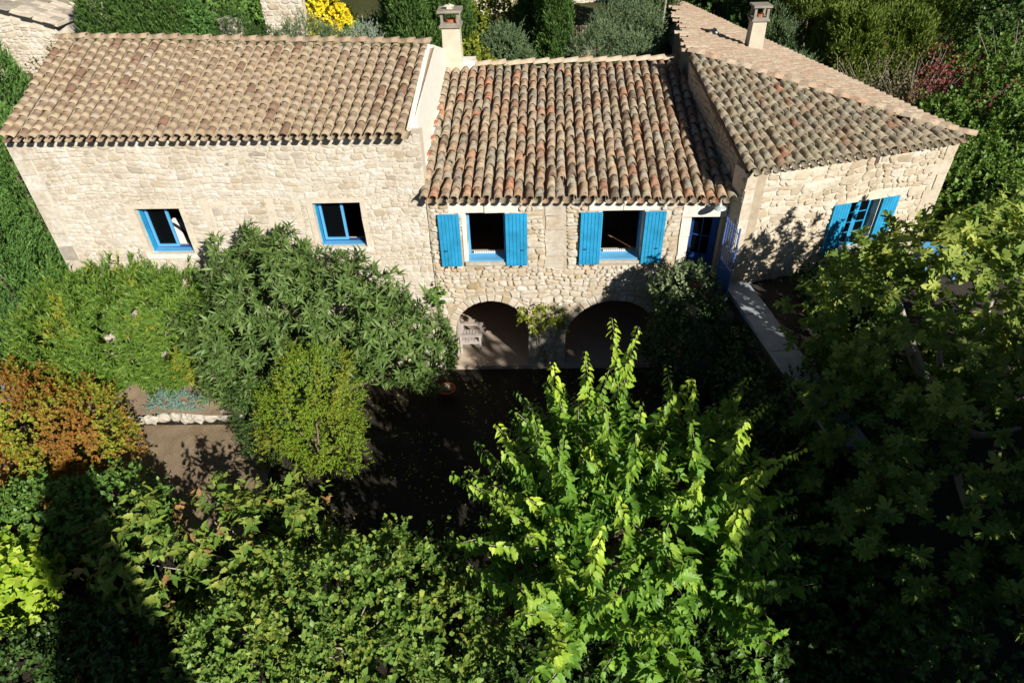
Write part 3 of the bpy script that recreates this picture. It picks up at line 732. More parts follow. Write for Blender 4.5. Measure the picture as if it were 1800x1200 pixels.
masonry(wall, RF, .32, 5.2, 2.3, 5.66, [(2.80, 3.93, 3.06, 4.68), (3.24, 3.42, 5.36, 5.66)], 'stone_r', (.085, .24), (.9, 2.4), .009, .026)
for i in range(9):
    dressed('quoin', RF, .005, .30 + .18 * (i % 2), 2.3 + i * .372, 2.66 + i * .372, .026, wall, 'stone_r', .3, .012)
    dressed('quoin', RF, 5.20 - .2 * (i % 2), 5.485, 2.3 + i * .372, 2.66 + i * .372, .026, wall, 'stone_r', .3, .012)
a, b, c, d = wr[0]
dressed('lintel', RF, a - .14, b + .14, d, d + .17, .022, wall, 'tan_stone')
for x0, x1 in ((a - .14, a), (b, b + .14)):
    for k in range(3): dressed('jamb_stone', RF, x0, x1, c + (d - c) * k / 3, c + (d - c) * (k + 1) / 3 - .006, .02, wall, 'white_stone', .3, .002)
dressed('window_sill', RF, a - .1, b + .1, c - .13, c, .05, wall, 'rock', .3)
box_part('vent_slot', (3.27, -.012, 5.38), (3.37, .1, 5.64), 'beam', wall, RF)
win = window_frame('window', RW, RF, a, b, c, d, .16, 'blue_l', .05, .08)
casement(win, RF, a + .05, (a + b) / 2 + .01, c + .05, d - .05, .17, 'blue', 4, st=.06)
casement(win, RF, (a + b) / 2 + .01, b - .05, c + .05, d - .05, .17, 'blue', 4, st=.06)
shutter(RW, RF, 2.48, 2.93, 3.18, 4.52, -.08, 2.6)
shutter(RW, RF, 3.81, 4.28, 3.18, 4.52, -.08, 4.16)
# side walls follow the roof edge
def wall_path(name, pts, zt, zb, t, mat, parent):
    mb = MB(); P = [np.array(p) for p in pts]; n = len(P)
    off = []
    for i in range(n):
        d = unit(P[min(i + 1, n - 1)] - P[max(i - 1, 0)]); off.append(P[i] + np.array([d[1], -d[0]]) * t)
    V = [(p[0], p[1], z) for p, z in zip(P, zt)] + [(p[0], p[1], z) for p, z in zip(off, zt)] + [(p[0], p[1], zb) for p in P] + [(p[0], p[1], zb) for p in off]
    F = [(0, 2 * n, 3 * n, n), (n - 1, 2 * n - 1, 4 * n - 1, 3 * n - 1)]
    for i in range(n - 1): F += [(i, i + 1, 2 * n + i + 1, 2 * n + i), (n + i, 3 * n + i, 3 * n + i + 1, n + i + 1), (i, n + i, n + i + 1, i + 1)]
    mb.add(V, F); return obj(name, mb, mat, parent)
BK = np.array([6.06, 15.98])
side = wall_path('side_wall', [(4.77, -.44), (4.30, 4.05), (6.10, 15.9)], [zn(4.77, -.44) - .03, zn(4.3, 4.05) - .03, zfar(6.1, 15.9) - .03], -.2, .45, 'mortar_m', RW)
la = math.atan2(-.44 - 4.05, 4.77 - 4.30); SF = frame((4.30, 4.05, 0), la)
Ls = math.hypot(4.49, .47)
cs = [cc for cc in cells_for(0, Ls, 2.4, 6.9, [], (.10, .2), (1.1, 2.3)) if cc[3] < 6.86 - (6.86 - 5.76) * cc[1] / Ls]
mb = MB()
for cc in cs:
    V, F, cen = stone_geom(cc, .010, .025); mb.add(SF(V), F, rnd=rng.random())
obj('side_wall_stones', mb, 'stone_d', side, kind='stuff')  # darker stone puts the side wall's shade into its colour
box_part('end_wall', (5.0, .5, -.2), (5.488, 16, 5.6), 'mortar_l', RW, RF)
box_part('upper_floor', (.5, .5, 2.6), (5.0, 14, 2.75), 'floor_tile', RW, RF)
box_part('inner_wall', (.5, 3.4, 2.75), (5.0, 3.6, 5.6), 'dark_in', RW, RF)
roof = slab('roof', [(*(A0 + VV * .24 + U * .05), zn(*(A0 + VV * .24)) - .07), (*(COR - U * .2 + VV * .24), zn(*(COR - U * .2 + VV * .24)) - .07), (*APEX, zn(*APEX) - .07)], .09, 'beam', RW)
slab('roof_slope', [(*(COR + EE * .1 + NL * .1), zfar(*(COR + EE * .1 + NL * .1)) - .07), (*(E0 + EE * 16.3 + NL * .1), zfar(*(E0 + EE * 16.3 + NL * .1)) - .07), (*BK, zfar(*BK) - .07), (*APEX, zfar(*APEX) - .07)], .09, 'beam', RW)
hd = unit(APEX - COR)
def side_of(x, y): return hd[0] * (y - COR[1]) - hd[1] * (x - COR[0])
dv = lambda s: np.array([-math.sin(math.radians(6 + 8 * s)), math.cos(math.radians(6 + 8 * s))])
tile_field(roof, eav(A0 - U * .06, COR - U * .02), dv, zn, ln(5.3, 5.3), 25, .34, 'tile_grey', clip=lambda x, y: side_of(x, y) > .02, keep=240, pitch=.232, jit=2.2, zs=1.22)
ld = unit(BK - APEX)
tile_field(roof, eav(E0, E0 + EE * 16.4), lambda s: NL, zfar, ln(6.6, 6.6), 70, .36, 'tile_pale', clip=lambda x, y: side_of(x, y) < -.02 and ld[0] * (y - APEX[1]) - ld[1] * (x - APEX[0]) < -.05, keep=60, pitch=.234)
ridge_row(roof, (*COR, zn(*COR) + .06), (*APEX, zn(*APEX) + .06), 17, 'tile_pale', 1.15, 'hip_tile')
ch = chimney(RW, 6.85, 7.2, 6.0, 7.45, .42)
obj('roof_stone', rock_mesh((5.85, 8.26, 6.42), (.2, .17, .14), 77), 'tan_stone', roof)

# ------------------------------------------------------------------ landing, gate, retaining wall, lamp
ld_ = MB(); ld_.bbox((3.72, -1.25, -.2), (4.95, -.07, 2.46)); lo = obj('stone_landing', ld_, 'mortar_m'); tag(lo, 'raised stone landing in front of the half-glazed blue door', 'landing')
LF = frame((3.72, -1.25, 0), 0)
mb = MB()
for cc in cells_for(0, 1.2, 0, 2.4, [], (.1, .2), (1, 2.2)):
    V, F, cen = stone_geom(cc, .01, .02); mb.add(LF(V), F, rnd=rng.random())
obj('small_stones', mb, 'stone_d', lo, kind='stuff')
rw = thing('retaining_wall', (5.2, -2, 0), 'long retaining wall with flat blue-grey coping running from the blue gate towards the garden', 'wall')
RWF_a = math.atan2(-3.2, .45)
def seg_box(name, p, q, w0, w1, z0, z1, mat, parent):
    p, q = np.array(p, float), np.array(q, float); d = unit(q - p); n_ = np.array([-d[1], d[0]])
    V = [(*(r + n_ * s_), z) for r in (p, q) for s_ in (w0, w1) for z in (z0, z1)]
    mb = MB(); mb.add(V, [(0, 1, 3, 2), (4, 6, 7, 5), (0, 4, 5, 1), (2, 3, 7, 6), (0, 2, 6, 4), (1, 5, 7, 3)]); return obj(name, mb, mat, parent)
body = seg_box('wall', (4.98, -.52), (5.72, -5.8), -.2, .2, -.2, 2.80, 'wall_shade', rw)
for k in range(8):
    p = np.array([4.98, -.5]) + np.array([.74, -5.28]) / 8 * k; q = p + np.array([.74, -5.28]) / 8 * .99
    seg_box('coping_stone', p, q, -.30, .30, 2.80, 2.90 + .008 * (k % 2), 'coping', rw)
gt = thing('iron_gate', (4.55, -.75, 2.46), 'blue painted iron gate with upright bars beside the right wing corner', 'gate')
g0, g1 = np.array([4.53, -.42]), np.array([4.62, -1.12])
def gp(t, z): p = g0 + (g1 - g0) * t; return (p[0], p[1], z)
mb = MB(); mb.tube([gp(0, 2.5), gp(0, 4.58)], .018, 6); mb.tube([gp(1, 2.5), gp(1, 4.66)], .022, 6)
for z in (2.62, 3.55, 4.5): mb.tube([gp(0, z), gp(1, z)], .014, 6)
obj('gate_frame', mb, 'iron_blue', gt)
for t in (.16, .33, .5, .67, .84):
    mb = MB(); mb.tube([gp(t, 3.55), gp(t, 4.6)], .009, 6); obj('bar', mb, 'iron_blue', gt)
mb = MB(); P = [gp(.02, 2.64), gp(.98, 2.64), gp(.98, 3.53), gp(.02, 3.53)]; mb.add(P + [(x + .012, y, z) for x, y, z in P], [(0, 1, 2, 3), (4, 5, 6, 7), (0, 1, 5, 4), (1, 2, 6, 5), (2, 3, 7, 6), (3, 0, 4, 7)]); obj('lower_panel', mb, 'navy', gt)
lp = thing('wall_lamp', (4.3, -.3, 4.95), 'grey enamel wall lamp with disc shade under the eave above the blue door', 'lamp')
mb = MB(); mb.tube([(4.42, -.05, 4.93), (4.40, -.2, 4.97), (4.34, -.33, 4.95), (4.33, -.35, 4.88)], .012, 6); obj('bracket', mb, 'enamel', lp)
mb = MB(); mb.lathe((4.33, -.35, 4.77), [(.15, 0), (.145, .02), (.09, .05), (.04, .08), (.035, .13), (0.0, .135)], 18); mb.lathe((4.33, -.35, 4.77), [(.148, -.002), (.03, .05), (0, .052)], 18); obj('shade', mb, 'enamel', lp, True)
# armchair under the arch
ac = thing('wooden_armchair', (-1.65, .75, 0), 'weathered grey slatted wooden armchair standing under the left arch', 'chair')
cx, cy = -1.62, .72
for dy in (-.27, .27):
    for dx, h in ((-.26, .62), (.27, .60)):
        box_part('leg', (cx + dx - .03, cy + dy - .03, 0), (cx + dx + .03, cy + dy + .03, h), 'wood_grey', ac)
    box_part('armrest', (cx - .30, cy + dy - .05, .60 + .002), (cx + .33, cy + dy + .05, .635), 'wood_grey', ac)
    box_part('seat_rail', (cx - .24, cy + dy - .02, .34), (cx + .26, cy + dy + .02, .41), 'wood_grey', ac)
for k in range(6): box_part('seat_slat', (cx - .22 + k * .085, cy - .25, .41), (cx - .15 + k * .085, cy + .25, .43), 'wood_grey', ac)
for k in range(6):
    y = cy - .22 + k * .088; mb = MB(); mb.bbox((-.012, -.028, 0), (.012, .028, .56), lambda V, y=y: np.stack([V[:, 0] + cx - .24 - V[:, 2] * .28, V[:, 1] + y, V[:, 2] + .42], 1)); obj('back_slat', mb, 'wood_grey', ac)
mb = MB(); mb.bbox((-.02, -.29, .52), (.02, .29, .6), lambda V: np.stack([V[:, 0] + cx - .24 - V[:, 2] * .28, V[:, 1] + cy, V[:, 2] + .42], 1)); obj('top_rail', mb, 'wood_grey', ac)
# terracotta pot
pt = thing('flower_pot', (-2.15, -1.2, -.12), 'round terracotta pot with a grey rosette plant on the courtyard gravel', 'pot')
mb = MB(); mb.lathe((-2.15, -1.2, -.12), [(.0, 0), (.14, 0), (.20, .22), (.225, .23), (.23, .29), (.20, .29), (.185, .23), (0, .22)], 20); obj('pot', mb, 'terracotta', pt, True)
for k in range(7):
    a = k * 2.4; r = .03 + .015 * k; obj('rosette_leaf', rock_mesh((-2.15 + r * math.cos(a), -1.2 + r * math.sin(a), .16), (.06, .05, .05), 40 + k, 6), 'cap', pt)
# striped armchair behind the left window
sa = thing('striped_armchair', (-8.95, .95, 2.75), 'white armchair with black stripe seen through the far left window', 'chair')
def arc_strip(y0, y1, mat, name):
    mb = MB(); V = []
    for t in np.linspace(0, 1, 9):
        x = -9.05 + .55 * t; z = 2.75 + 1.25 - .75 * t ** 1.8
        for y in (y0, y1): V += [(x, y, z), (x, y, 2.8)]
    F = []
    for i in range(8):
        o = i * 4; F += [(o, o + 4, o + 6, o + 2), (o, o + 1, o + 5, o + 4), (o + 2, o + 6, o + 7, o + 3)]
    F += [(0, 2, 3, 1), (32, 33, 35, 34)]
    mb.add(V, F); return obj(name, mb, mat, sa)
arc_strip(.62, .78, 'cloth_white', 'front_cushion'); arc_strip(.781, .90, 'cloth_black', 'black_stripe'); arc_strip(.901, 1.15, 'cloth_white', 'back_cushion')

# ------------------------------------------------------------------ foliage
def sh_rhomb(w_): return np.array([(0, 0, 0), (-w_, .45, .06), (0, 1, -.06), (w_, .45, .06)]), np.array([(0, 2, 1), (0, 3, 2)])
def sh_lance(w_): return np.array([(0, 0, 0), (-w_, .42, .05), (0, .45, 0), (w_, .42, .05), (0, 1, -.12)]), np.array([(0, 2, 1), (0, 3, 2), (1, 2, 4), (2, 3, 4)])
def sh_ovate(w_): return np.array([(0, 0, 0), (-w_ * .85, .22, .05), (-w_, .5, .07), (0, 1, -.14), (w_, .5, .07), (w_ * .85, .22, .05), (0, .48, 0)]), np.array([(0, 6, 1), (1, 6, 2), (2, 6, 3), (6, 4, 3), (6, 5, 4), (0, 5, 6)])
def sh_outline(pts, mid):
    V = [(0, 0, 0)] + [(0, m, -.03 - .12 * m * m) for m in mid]
    k = len(V); left = [(-x, y, .06 - .14 * y * y) for x, y in pts]; right = [(x, y, .06 - .14 * y * y) for x, y in pts]
    V = V + left + right + [(0, 1, -.2)]
    n = len(pts); F = []
    c = 1
    for off, fl in ((k, 1), (k + n, 0)):
        ring = [0] + [off + i for i in range(n)] + [k + 2 * n]
        for i in range(len(ring) - 1):
            t = (c, ring[i], ring[i + 1]); F.append(t if fl else (t[0], t[2], t[1]))
    return np.array(V), np.array([f for f in F])
SHAPES = {
    'rhomb': sh_rhomb(.26), 'narrow': sh_rhomb(.12), 'needle': sh_rhomb(.12), 'lance': sh_lance(.11), 'loquat': sh_lance(.125), 'ovate': sh_ovate(.34), 'round': sh_ovate(.46),
    'mulberry': sh_outline([(.13, -.04), (.25, .10), (.21, .24), (.27, .42), (.17, .48), (.17, .66), (.08, .72)], [.38]),
    'fig': sh_outline([(.10, -.10), (.30, -.06), (.46, .08), (.42, .19), (.17, .23), (.15, .31), (.36, .50), (.46, .68), (.35, .75), (.14, .53), (.19, .80), (.13, .96)], [.3]),
    'maple': sh_outline([(.22, -.04), (.46, .18), (.30, .26), (.36, .52), (.16, .54), (.14, .78)], [.36]),
}
def frames(axis, nrm):
    Y = unit(axis); Z = nrm - Y * np.sum(nrm * Y, 1, keepdims=True); Z = unit(Z); X = np.cross(Y, Z); return X, Y, Z
def rand_unit(n): return unit(rng.normal(size=(n, 3)))
LEAF_ME = {}
def leaf_cloud(parent, pos, axis, nrm, size, shape, mat, tip=None, name='crown', singles=0, wid=None):
    n = len(pos)
    if n == 0: return
    rnd = rng.random(n); tip = np.zeros(n) if tip is None else np.clip(tip, 0, 1)
    X, Y, Z = frames(axis, nrm)
    SV, SF = SHAPES[shape]
    wid = np.ones(n) if wid is None else wid
    if singles:
        px, py, dp = to_px(pos)
        ok = (px > 5) & (px < 1795) & (py > 5) & (py < 1195) & (dp > .5)
        cell = (px // 9).astype(int) * 1000 + (py // 9).astype(int)
        best = {}
        for i in np.where(ok)[0]:
            c = cell[i]
            if c not in best or dp[i] < dp[best[c]]: best[c] = i
        idx = np.array(sorted(best.values(), key=lambda i: -size[i] / dp[i] * (.4 + abs(np.dot(Z[i], unit(CAM - pos[i])))))[:singles])
        for i in idx:
            tl = int(round(tip[i] * 3)); key = (shape, mat, tl)
            if key not in LEAF_ME: LEAF_ME[key] = mesh_from('leaf', SV, [tuple(map(int, f)) for f in SF], mat, {'tip': np.full(len(SV), tl / 3.0)}, True)
            s_ = size[i]; a, b_, c = X[i] * s_ * wid[i], Y[i] * s_, Z[i] * s_; o = pos[i]
            link('leaf', LEAF_ME[key], parent, Matrix(((a[0], b_[0], c[0], o[0]), (a[1], b_[1], c[1], o[1]), (a[2], b_[2], c[2], o[2]), (0, 0, 0, 1))))
        kp = np.ones(n, bool); kp[idx] = False
        pos, X, Y, Z, size, rnd, tip, wid = pos[kp], X[kp], Y[kp], Z[kp], size[kp], rnd[kp], tip[kp], wid[kp]; n = len(pos)
    k = len(SV)
    V = pos[:, None, :] + size[:, None, None] * (SV[None, :, 0:1] * (X * wid[:, None])[:, None, :] + SV[None, :, 1:2] * Y[:, None, :] + SV[None, :, 2:3] * Z[:, None, :])
    F = (SF[None] + (np.arange(n) * k)[:, None, None]).reshape(-1, 3)
    me = mesh_from(name, V.reshape(-1, 3), F, mat, {'rnd': np.repeat(rnd, k), 'tip': np.repeat(tip, k)}, True)
    return tag(link(name, me, parent), kind='stuff')
def wave3(P, f, ph): return (np.sin(P[:, 0] * f + ph) * np.sin(P[:, 1] * f * 1.1 + ph * 1.7 + 1) + np.sin(P[:, 2] * f * .9 + ph * .6 + 2) * np.sin(P[:, 0] * f * 1.7 + P[:, 1] * f * .6 + ph)) / 2
def on_lumps(lumps, n, rlo=.72, rhi=1.04, bumps=.14, bf=3.2, zmin=-9, inner=.74):
    """points and outward normals through the outer shell of a union of ellipsoids"""
    C = np.array([l[0] for l in lumps], float); R = np.array([l[1] for l in lumps], float)
    wgt = (R[:, 0] * R[:, 1] + R[:, 1] * R[:, 2] + R[:, 0] * R[:, 2]); wgt /= wgt.sum()
    outP, outN = [], []; got = 0
    for _ in range(12):
        m = int(n * 1.3)
        i = rng.choice(len(C), m, p=wgt); d = rand_unit(m)
        r = rng.uniform(rlo ** 3, rhi ** 3, m) ** (1 / 3)
        base = C[i] + d * R[i]
        r *= 1 + bumps * wave3(base, bf, 1.3) + bumps * .6 * wave3(base, bf * 2.3, 4.1)
        P = C[i] + d * R[i] * r[:, None]; Nn = unit(d / R[i])
        ok = P[:, 2] > zmin
        for j in range(len(C)):
            q = np.linalg.norm((P - C[j]) / R[j], axis=1); ok &= ~((q < inner) & (i != j))
        outP.append(P[ok]); outN.append(Nn[ok]); got += ok.sum()
        if got >= n: break
    return np.concatenate(outP)[:n], np.concatenate(outN)[:n]
def twigs(P, D, k, length, size, spread, droop=.0, sizev=.25, end=.2, jit=.42):
    """k leaves spiralling along each twig"""
    n = len(P); D = unit(D); ref = np.where(np.abs(D[:, 2:3]) < .9, [[0, 0, 1.]], [[1., 0, 0]])
    A = unit(np.cross(D, ref)); B = np.cross(D, A)
    t = np.linspace(end, 1, k)[None, :] * np.ones((n, 1)); az = (np.arange(k) * 2.39996)[None, :] + rng.uniform(0, 6.28, (n, 1))
    sp = spread * (1.15 - .55 * t) + rng.normal(0, jit * .6, (n, k))
    rad = np.cos(az)[..., None] * A[:, None] + np.sin(az)[..., None] * B[:, None]
    ax = np.cos(sp)[..., None] * D[:, None] + np.sin(sp)[..., None] * rad
    nr = np.sin(sp)[..., None] * D[:, None] - np.cos(sp)[..., None] * rad
    ax = ax + rng.normal(0, jit * .5, ax.shape); ax[..., 2] -= droop
    Ln = np.broadcast_to(length, n) if np.ndim(length) else np.full(n, length)
    pos = P[:, None] + D[:, None] * (t * Ln[:, None])[..., None]
    sz = size * (1 + rng.normal(0, sizev, (n, k))).clip(.45, 1.7)
    f = lambda a: a.reshape(-1, 3)
    return f(pos), f(ax), f(nr), sz.reshape(-1), t.reshape(-1)
def stems(parent, base, tops, r0, r1, mat='bark', name='stem', wob=.12, each=True):
    for tp in tops:
        b = np.array(base, float) + np.append(rng.normal(0, r0 * 1.5, 2), 0); tp = np.array(tp, float)
        t = np.linspace(0, 1, 6)[:, None]; mid = (tp - b) * 1.0
        P = b + mid * t + np.sin(t * math.pi) * rng.normal(0, wob, 3); P[:, 2] = b[2] + (tp[2] - b[2]) * t[:, 0] ** .85
        mb = MB(); mb.tube(P, np.linspace(r0, r1, 6), 6); obj(name, mb, mat, parent, True)
def shrub(name, loc, label, cat, lumps, ntw, k, length, size, shape, mat, up=.5, spread=.9, group=None, droop=0, singles=0, tipf=0.0, rlo=.66, bumps=.22, zmin=-.05, nst=5, r0=.03, stem_mat='bark', rnddir=.35, inner_n=.25, end=.2, bf=3.2, rhi=1.04, gap=0.12, mat2=None, frac=.2):
    t = thing(name, loc, label, cat, group)
    P, Nn = on_lumps(lumps, ntw, rlo, rhi, bumps, zmin=zmin, bf=bf)
    if gap:
        g = wave3(P, bf * 1.5, 2.2) + wave3(P, bf * 3.1, .4) * .6; keep_ = g > np.quantile(g, gap); P, Nn = P[keep_], Nn[keep_]
    D = Nn + np.array([0, 0, up]) + rng.normal(0, rnddir, Nn.shape)
    lng = length * np.exp(rng.normal(0, .35, len(P))); far = rng.random(len(P)) < .07; lng[far] *= rng.uniform(1.8, 3.6, far.sum()); lng = np.minimum(lng, max(.5, length * 1.3))
    p, a, n_, s_, tt = twigs(P, D, k, lng, size, spread, droop, end=end)
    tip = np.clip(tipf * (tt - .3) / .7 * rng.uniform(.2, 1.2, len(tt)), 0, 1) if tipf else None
    if mat2:
        g = wave3(p, 2.3, 5.1) + .7 * wave3(p, 6.1, 1.1) + rng.normal(0, .25, len(p)); m2 = g > np.quantile(g, 1 - frac)
        leaf_cloud(t, p[m2], a[m2], n_[m2], s_[m2], shape, mat2, None if tip is None else tip[m2], 'mixed_leaves')
        p, a, n_, s_ = p[~m2], a[~m2], n_[~m2], s_[~m2]; tip = None if tip is None else tip[~m2]
    leaf_cloud(t, p, a, n_, s_, shape, mat, tip, 'crown', singles)
    tops = [np.array(l[0]) + np.array([0, 0, .2 * l[1][2]]) for l in lumps]
    tops = (tops * nst)[:nst]
    tops = [q + rng.normal(0, .15, 3) for q in tops]
    if nst: stems(t, loc, tops, r0, r0 * .4, stem_mat)
    return t
def cypress(name, x, y, z0, z1, r, label, mat='cypress_leaf', n=2600, size=.16, group=None, top=.12, cat='tree', lean=0, k=7):
    t = thing(name, (x, y, z0), label, cat, group); n = int(n * 1.35); size = size * .82
    h = z1 - z0; zz = rng.uniform(0, 1, n) ** .85; th = rng.uniform(0, 2 * math.pi, n)
    prof = np.sqrt(np.clip(1 - zz ** 2.2, 0, 1)) * (.55 + .45 * np.clip(zz * 6, 0, 1)); rr = r * (top + (1 - top) * prof) * rng.uniform(.72, 1.04, n)
    rr *= 1 + .14 * np.sin(th * 5 + zz * 9) + .10 * np.sin(th * 9 - zz * 21)
    P = np.stack([x + rr * np.cos(th) + lean * zz * h, y + rr * np.sin(th), z0 + zz * h], 1)
    D = np.stack([np.cos(th) * .45, np.sin(th) * .45, np.full(n, 1.0)], 1) + rng.normal(0, .22, (n, 3))
    p, a, n_, s_, tt = twigs(P, D, k, size * 1.4, size, .5, jit=.3)
    leaf_cloud(t, p, a, n_, s_, 'needle', mat, np.clip((tt - .5) * rng.uniform(0, 1, len(tt)), 0, 1))
    mb = MB(); mb.tube([(x, y, z0 - .1), (x + lean * h * .5, y, z0 + h * .5), (x + lean * h * .9, y, z0 + h * .9)], [.12, .08, .03], 7); obj('trunk', mb, 'bark', t)
    return t

# --- mulberry with long upright shoots
mt = thing('mulberry_tree', (1.55, -6.95, -.12), 'tall mulberry with bright lime leafy shoots rising in the middle of the courtyard', 'tree')
mb = MB(); mb.tube([(1.55, -6.95, -.15), (1.5, -6.95, .8), (1.6, -6.9, 1.6), (1.6, -6.9, 2.0)], [.2, .16, .15, .17], 10); obj('trunk', mb, 'bark', mt, True)
KN = []
for k in range(9):
    a = 2 * math.pi * k / 9 + rng.normal(0, .15); r = rng.uniform(.8, 1.9)
    e = np.array([1.6 + r * math.cos(a), -7.2 + r * 1.05 * math.sin(a), rng.uniform(1.8, 2.4)]); KN.append(e)
    mb = MB(); mb.tube([(1.6, -6.9, 1.85), (1.6 + (e[0] - 1.6) * .5, -6.9 + (e[1] + 6.9) * .5, 2.05), tuple(e)], [.10, .075, .085], 7); obj('limb', mb, 'bark', mt, True)
KN.append(np.array([1.6, -6.9, 2.3]))
LP, LA, LN, LS, LT = [], [], [], [], []
SH = []
for k in range(185):
    e = KN[rng.integers(len(KN))]; out = e - np.array([1.6, -6.9, 2.0]); out[2] = 0
    if np.linalg.norm(out) < .2: out = np.append(rng.normal(0, .5, 2), 0)
    d0 = unit(out) * rng.uniform(.1, 1.1) + np.array([0, .12, 1.0]) * rng.uniform(.75, 1.25) + np.append(rng.normal(0, .32, 2), 0)
    if rng.random() < .42: d0 = unit(out + np.append(rng.normal(0, .5, 2), 0)) * 1.0 + np.array([0, 0, rng.uniform(-.12, .45)])
    d0 = unit(d0); Ls_ = rng.uniform(1.0, 2.35) * (1.12 if d0[2] > .8 else .82)
    SH.append((e + rng.normal(0, .08, 3), d0, Ls_))
for tipp in ((1.32, -4.95, 5.05), (1.97, -5.0, 4.9), (.85, -5.4, 4.75), (.42, -5.5, 4.6), (2.65, -5.6, 4.3), (-.05, -6.1, 4.1), (-.6, -6.3, 3.9), (1.05, -6.8, 4.9), (3.1, -6.0, 4.0), (.9, -8.6, 4.4), (2.2, -8.9, 4.0), (.1, -8.9, 3.6), (3.3, -8.6, 3.2), (1.5, -9.6, 3.4), (-.4, -7.6, 3.6), (-1.0, -7.0, 3.4), (-.9, -8.2, 3.0), (-.3, -5.6, 3.6), (-1.3, -6.6, 3.2), (-.9, -6.0, 3.3), (-.5, -6.9, 4.0), (.1, -6.6, 4.3), (-1.2, -7.7, 2.7), (4.7, -7.4, 2.5), (4.4, -6.7, 2.7), (4.6, -7.9, 2.2), (4.2, -7.6, 2.9), (4.0, -6.6, 3.0), (4.4, -8.2, 2.4), (3.6, -7.8, 3.5), (2.9, -8.0, 4.0), (4.1, -5.9, 2.8), (3.2, -9.2, 2.6), (1.6, -7.6, 4.6), (1.2, -8.0, 4.2), (1.9, -8.3, 4.1), (.35, -7.4, 4.6), (2.3, -7.0, 4.7), (3.4, -7.2, 3.7)):
    tipp = np.array(tipp); e = KN[int(np.argmin([np.linalg.norm((q - tipp)[:2]) for q in KN]))]
    SH.append((e, unit(tipp - e), np.linalg.norm(tipp - e)))
bm = MB()
for e, d0, Ls_ in SH:
    m_ = int(Ls_ / .030); t = np.linspace(.08, 1, m_); cur = np.cross(d0, rand_unit(1)[0]) * .12
    P = e + d0 * (t * Ls_)[:, None] + cur * (np.sin(t * 2.5))[:, None] * Ls_ * .5
    bm.tube(P[::max(1, m_ // 5)], np.linspace(.014, .004, len(P[::max(1, m_ // 5)])), 4, False)
    az = np.arange(m_) * 2.2 + rng.uniform(0, 6); ref = unit(np.cross(d0, [0.3, .2, 1])); ref2 = np.cross(d0, ref)
    rad = np.cos(az)[:, None] * ref + np.sin(az)[:, None] * ref2
    ax = rad * 1.0 + d0 * .15 + np.array([0, 0, -.95]) + rng.normal(0, .34, (m_, 3))
    nr = rad * .6 + np.array([0, -.15, .8]) + rng.normal(0, .4, (m_, 3))
    sz = .222 * (1 - .55 * np.clip(t - .75, 0, 1) / .25) * rng.uniform(.5, 1.2, m_)
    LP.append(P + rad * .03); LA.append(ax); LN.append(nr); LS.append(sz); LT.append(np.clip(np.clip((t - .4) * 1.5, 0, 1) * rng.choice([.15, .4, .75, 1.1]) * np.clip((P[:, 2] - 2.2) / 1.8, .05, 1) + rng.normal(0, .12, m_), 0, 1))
obj('twigs', bm, 'bark_pale', mt, kind='stuff')
Pi, Ni = on_lumps([((1.7, -7.1, 2.2), (2.3, 2.2, .9)), ((1.7, -7.2, 2.9), (1.5, 1.5, 1.0))], 330, .55, 1.05, .2, 2.4)
pi_, ai_, ni_, si_, ti_ = twigs(Pi, Ni + rng.normal(0, .5, Ni.shape), 6, .3, .19, 1.1, .5)
LP.append(pi_); LA.append(ai_); LN.append(ni_ + np.array([0, 0, .5])); LS.append(si_); LT.append(np.zeros(len(pi_)))
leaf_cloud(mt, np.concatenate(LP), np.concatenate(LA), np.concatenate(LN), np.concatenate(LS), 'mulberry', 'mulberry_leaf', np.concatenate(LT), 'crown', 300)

# --- fig tree on the upper terrace
ft = thing('fig_tree', (8.2, -4.6, 2.72), 'large spreading fig with lobed leaves filling the right of the garden, mostly in shade', 'tree')
FL = [((8.6, -3.6, 4.7), (2.0, 1.6, 1.35)), ((7.2, -4.5, 4.25), (1.8, 1.7, 1.6)), ((9.4, -5.4, 4.5), (1.9, 2.0, 1.5)), ((7.6, -6.6, 3.7), (2.0, 1.9, 1.5)), ((6.3, -6.0, 3.0), (1.4, 1.6, 1.5)), ((6.6, -7.8, 2.9), (1.6, 1.5, 1.6)), ((7.2, -3.1, 3.6), (1.2, 1.1, 1.0)), ((6.9, -3.4, 4.3), (1.0, .9, .85))]
P, Nn = on_lumps(FL, 1900, .6, 1.12, .3, 2.8)
g_ = wave3(P, 3.4, 1.9) + .6 * wave3(P, 7.0, .2); kk = g_ > np.quantile(g_, .22); P, Nn = P[kk], Nn[kk]
D = Nn + np.array([0, 0, .5]) + rng.normal(0, .35, Nn.shape)
p, a, n_, s_, tt = twigs(P, D, 7, .34, .158, 1.15, .35, sizev=.35, end=.25, jit=.55)
n_ = n_ * .7 + np.array([.2, -.3, .8]) + rng.normal(0, .45, n_.shape)
leaf_cloud(ft, p, a, n_, s_, 'fig', 'fig_leaf', np.repeat(rng.random(len(P)) ** 1.5 * np.clip((P[:, 2] - 3.6) / 1.5, .1, 1), 7) * rng.uniform(.3, 1, len(p)), 'crown', 300)  # upper leaves tinted paler by height, painting sunlight on the fig's top
for l in FL:
    c = np.array(l[0]); mb = MB(); b = np.array([8.0, -5.0, 2.6]); t = np.linspace(0, 1, 5)[:, None]
    Pp = b + (c + np.array([0, 0, .4]) - b) * t + np.sin(t * 3.14) * np.array([0, 0, -.25]); mb.tube(Pp, np.linspace(.11, .03, 5), 7); obj('limb', mb, 'bark_pale', ft, True)

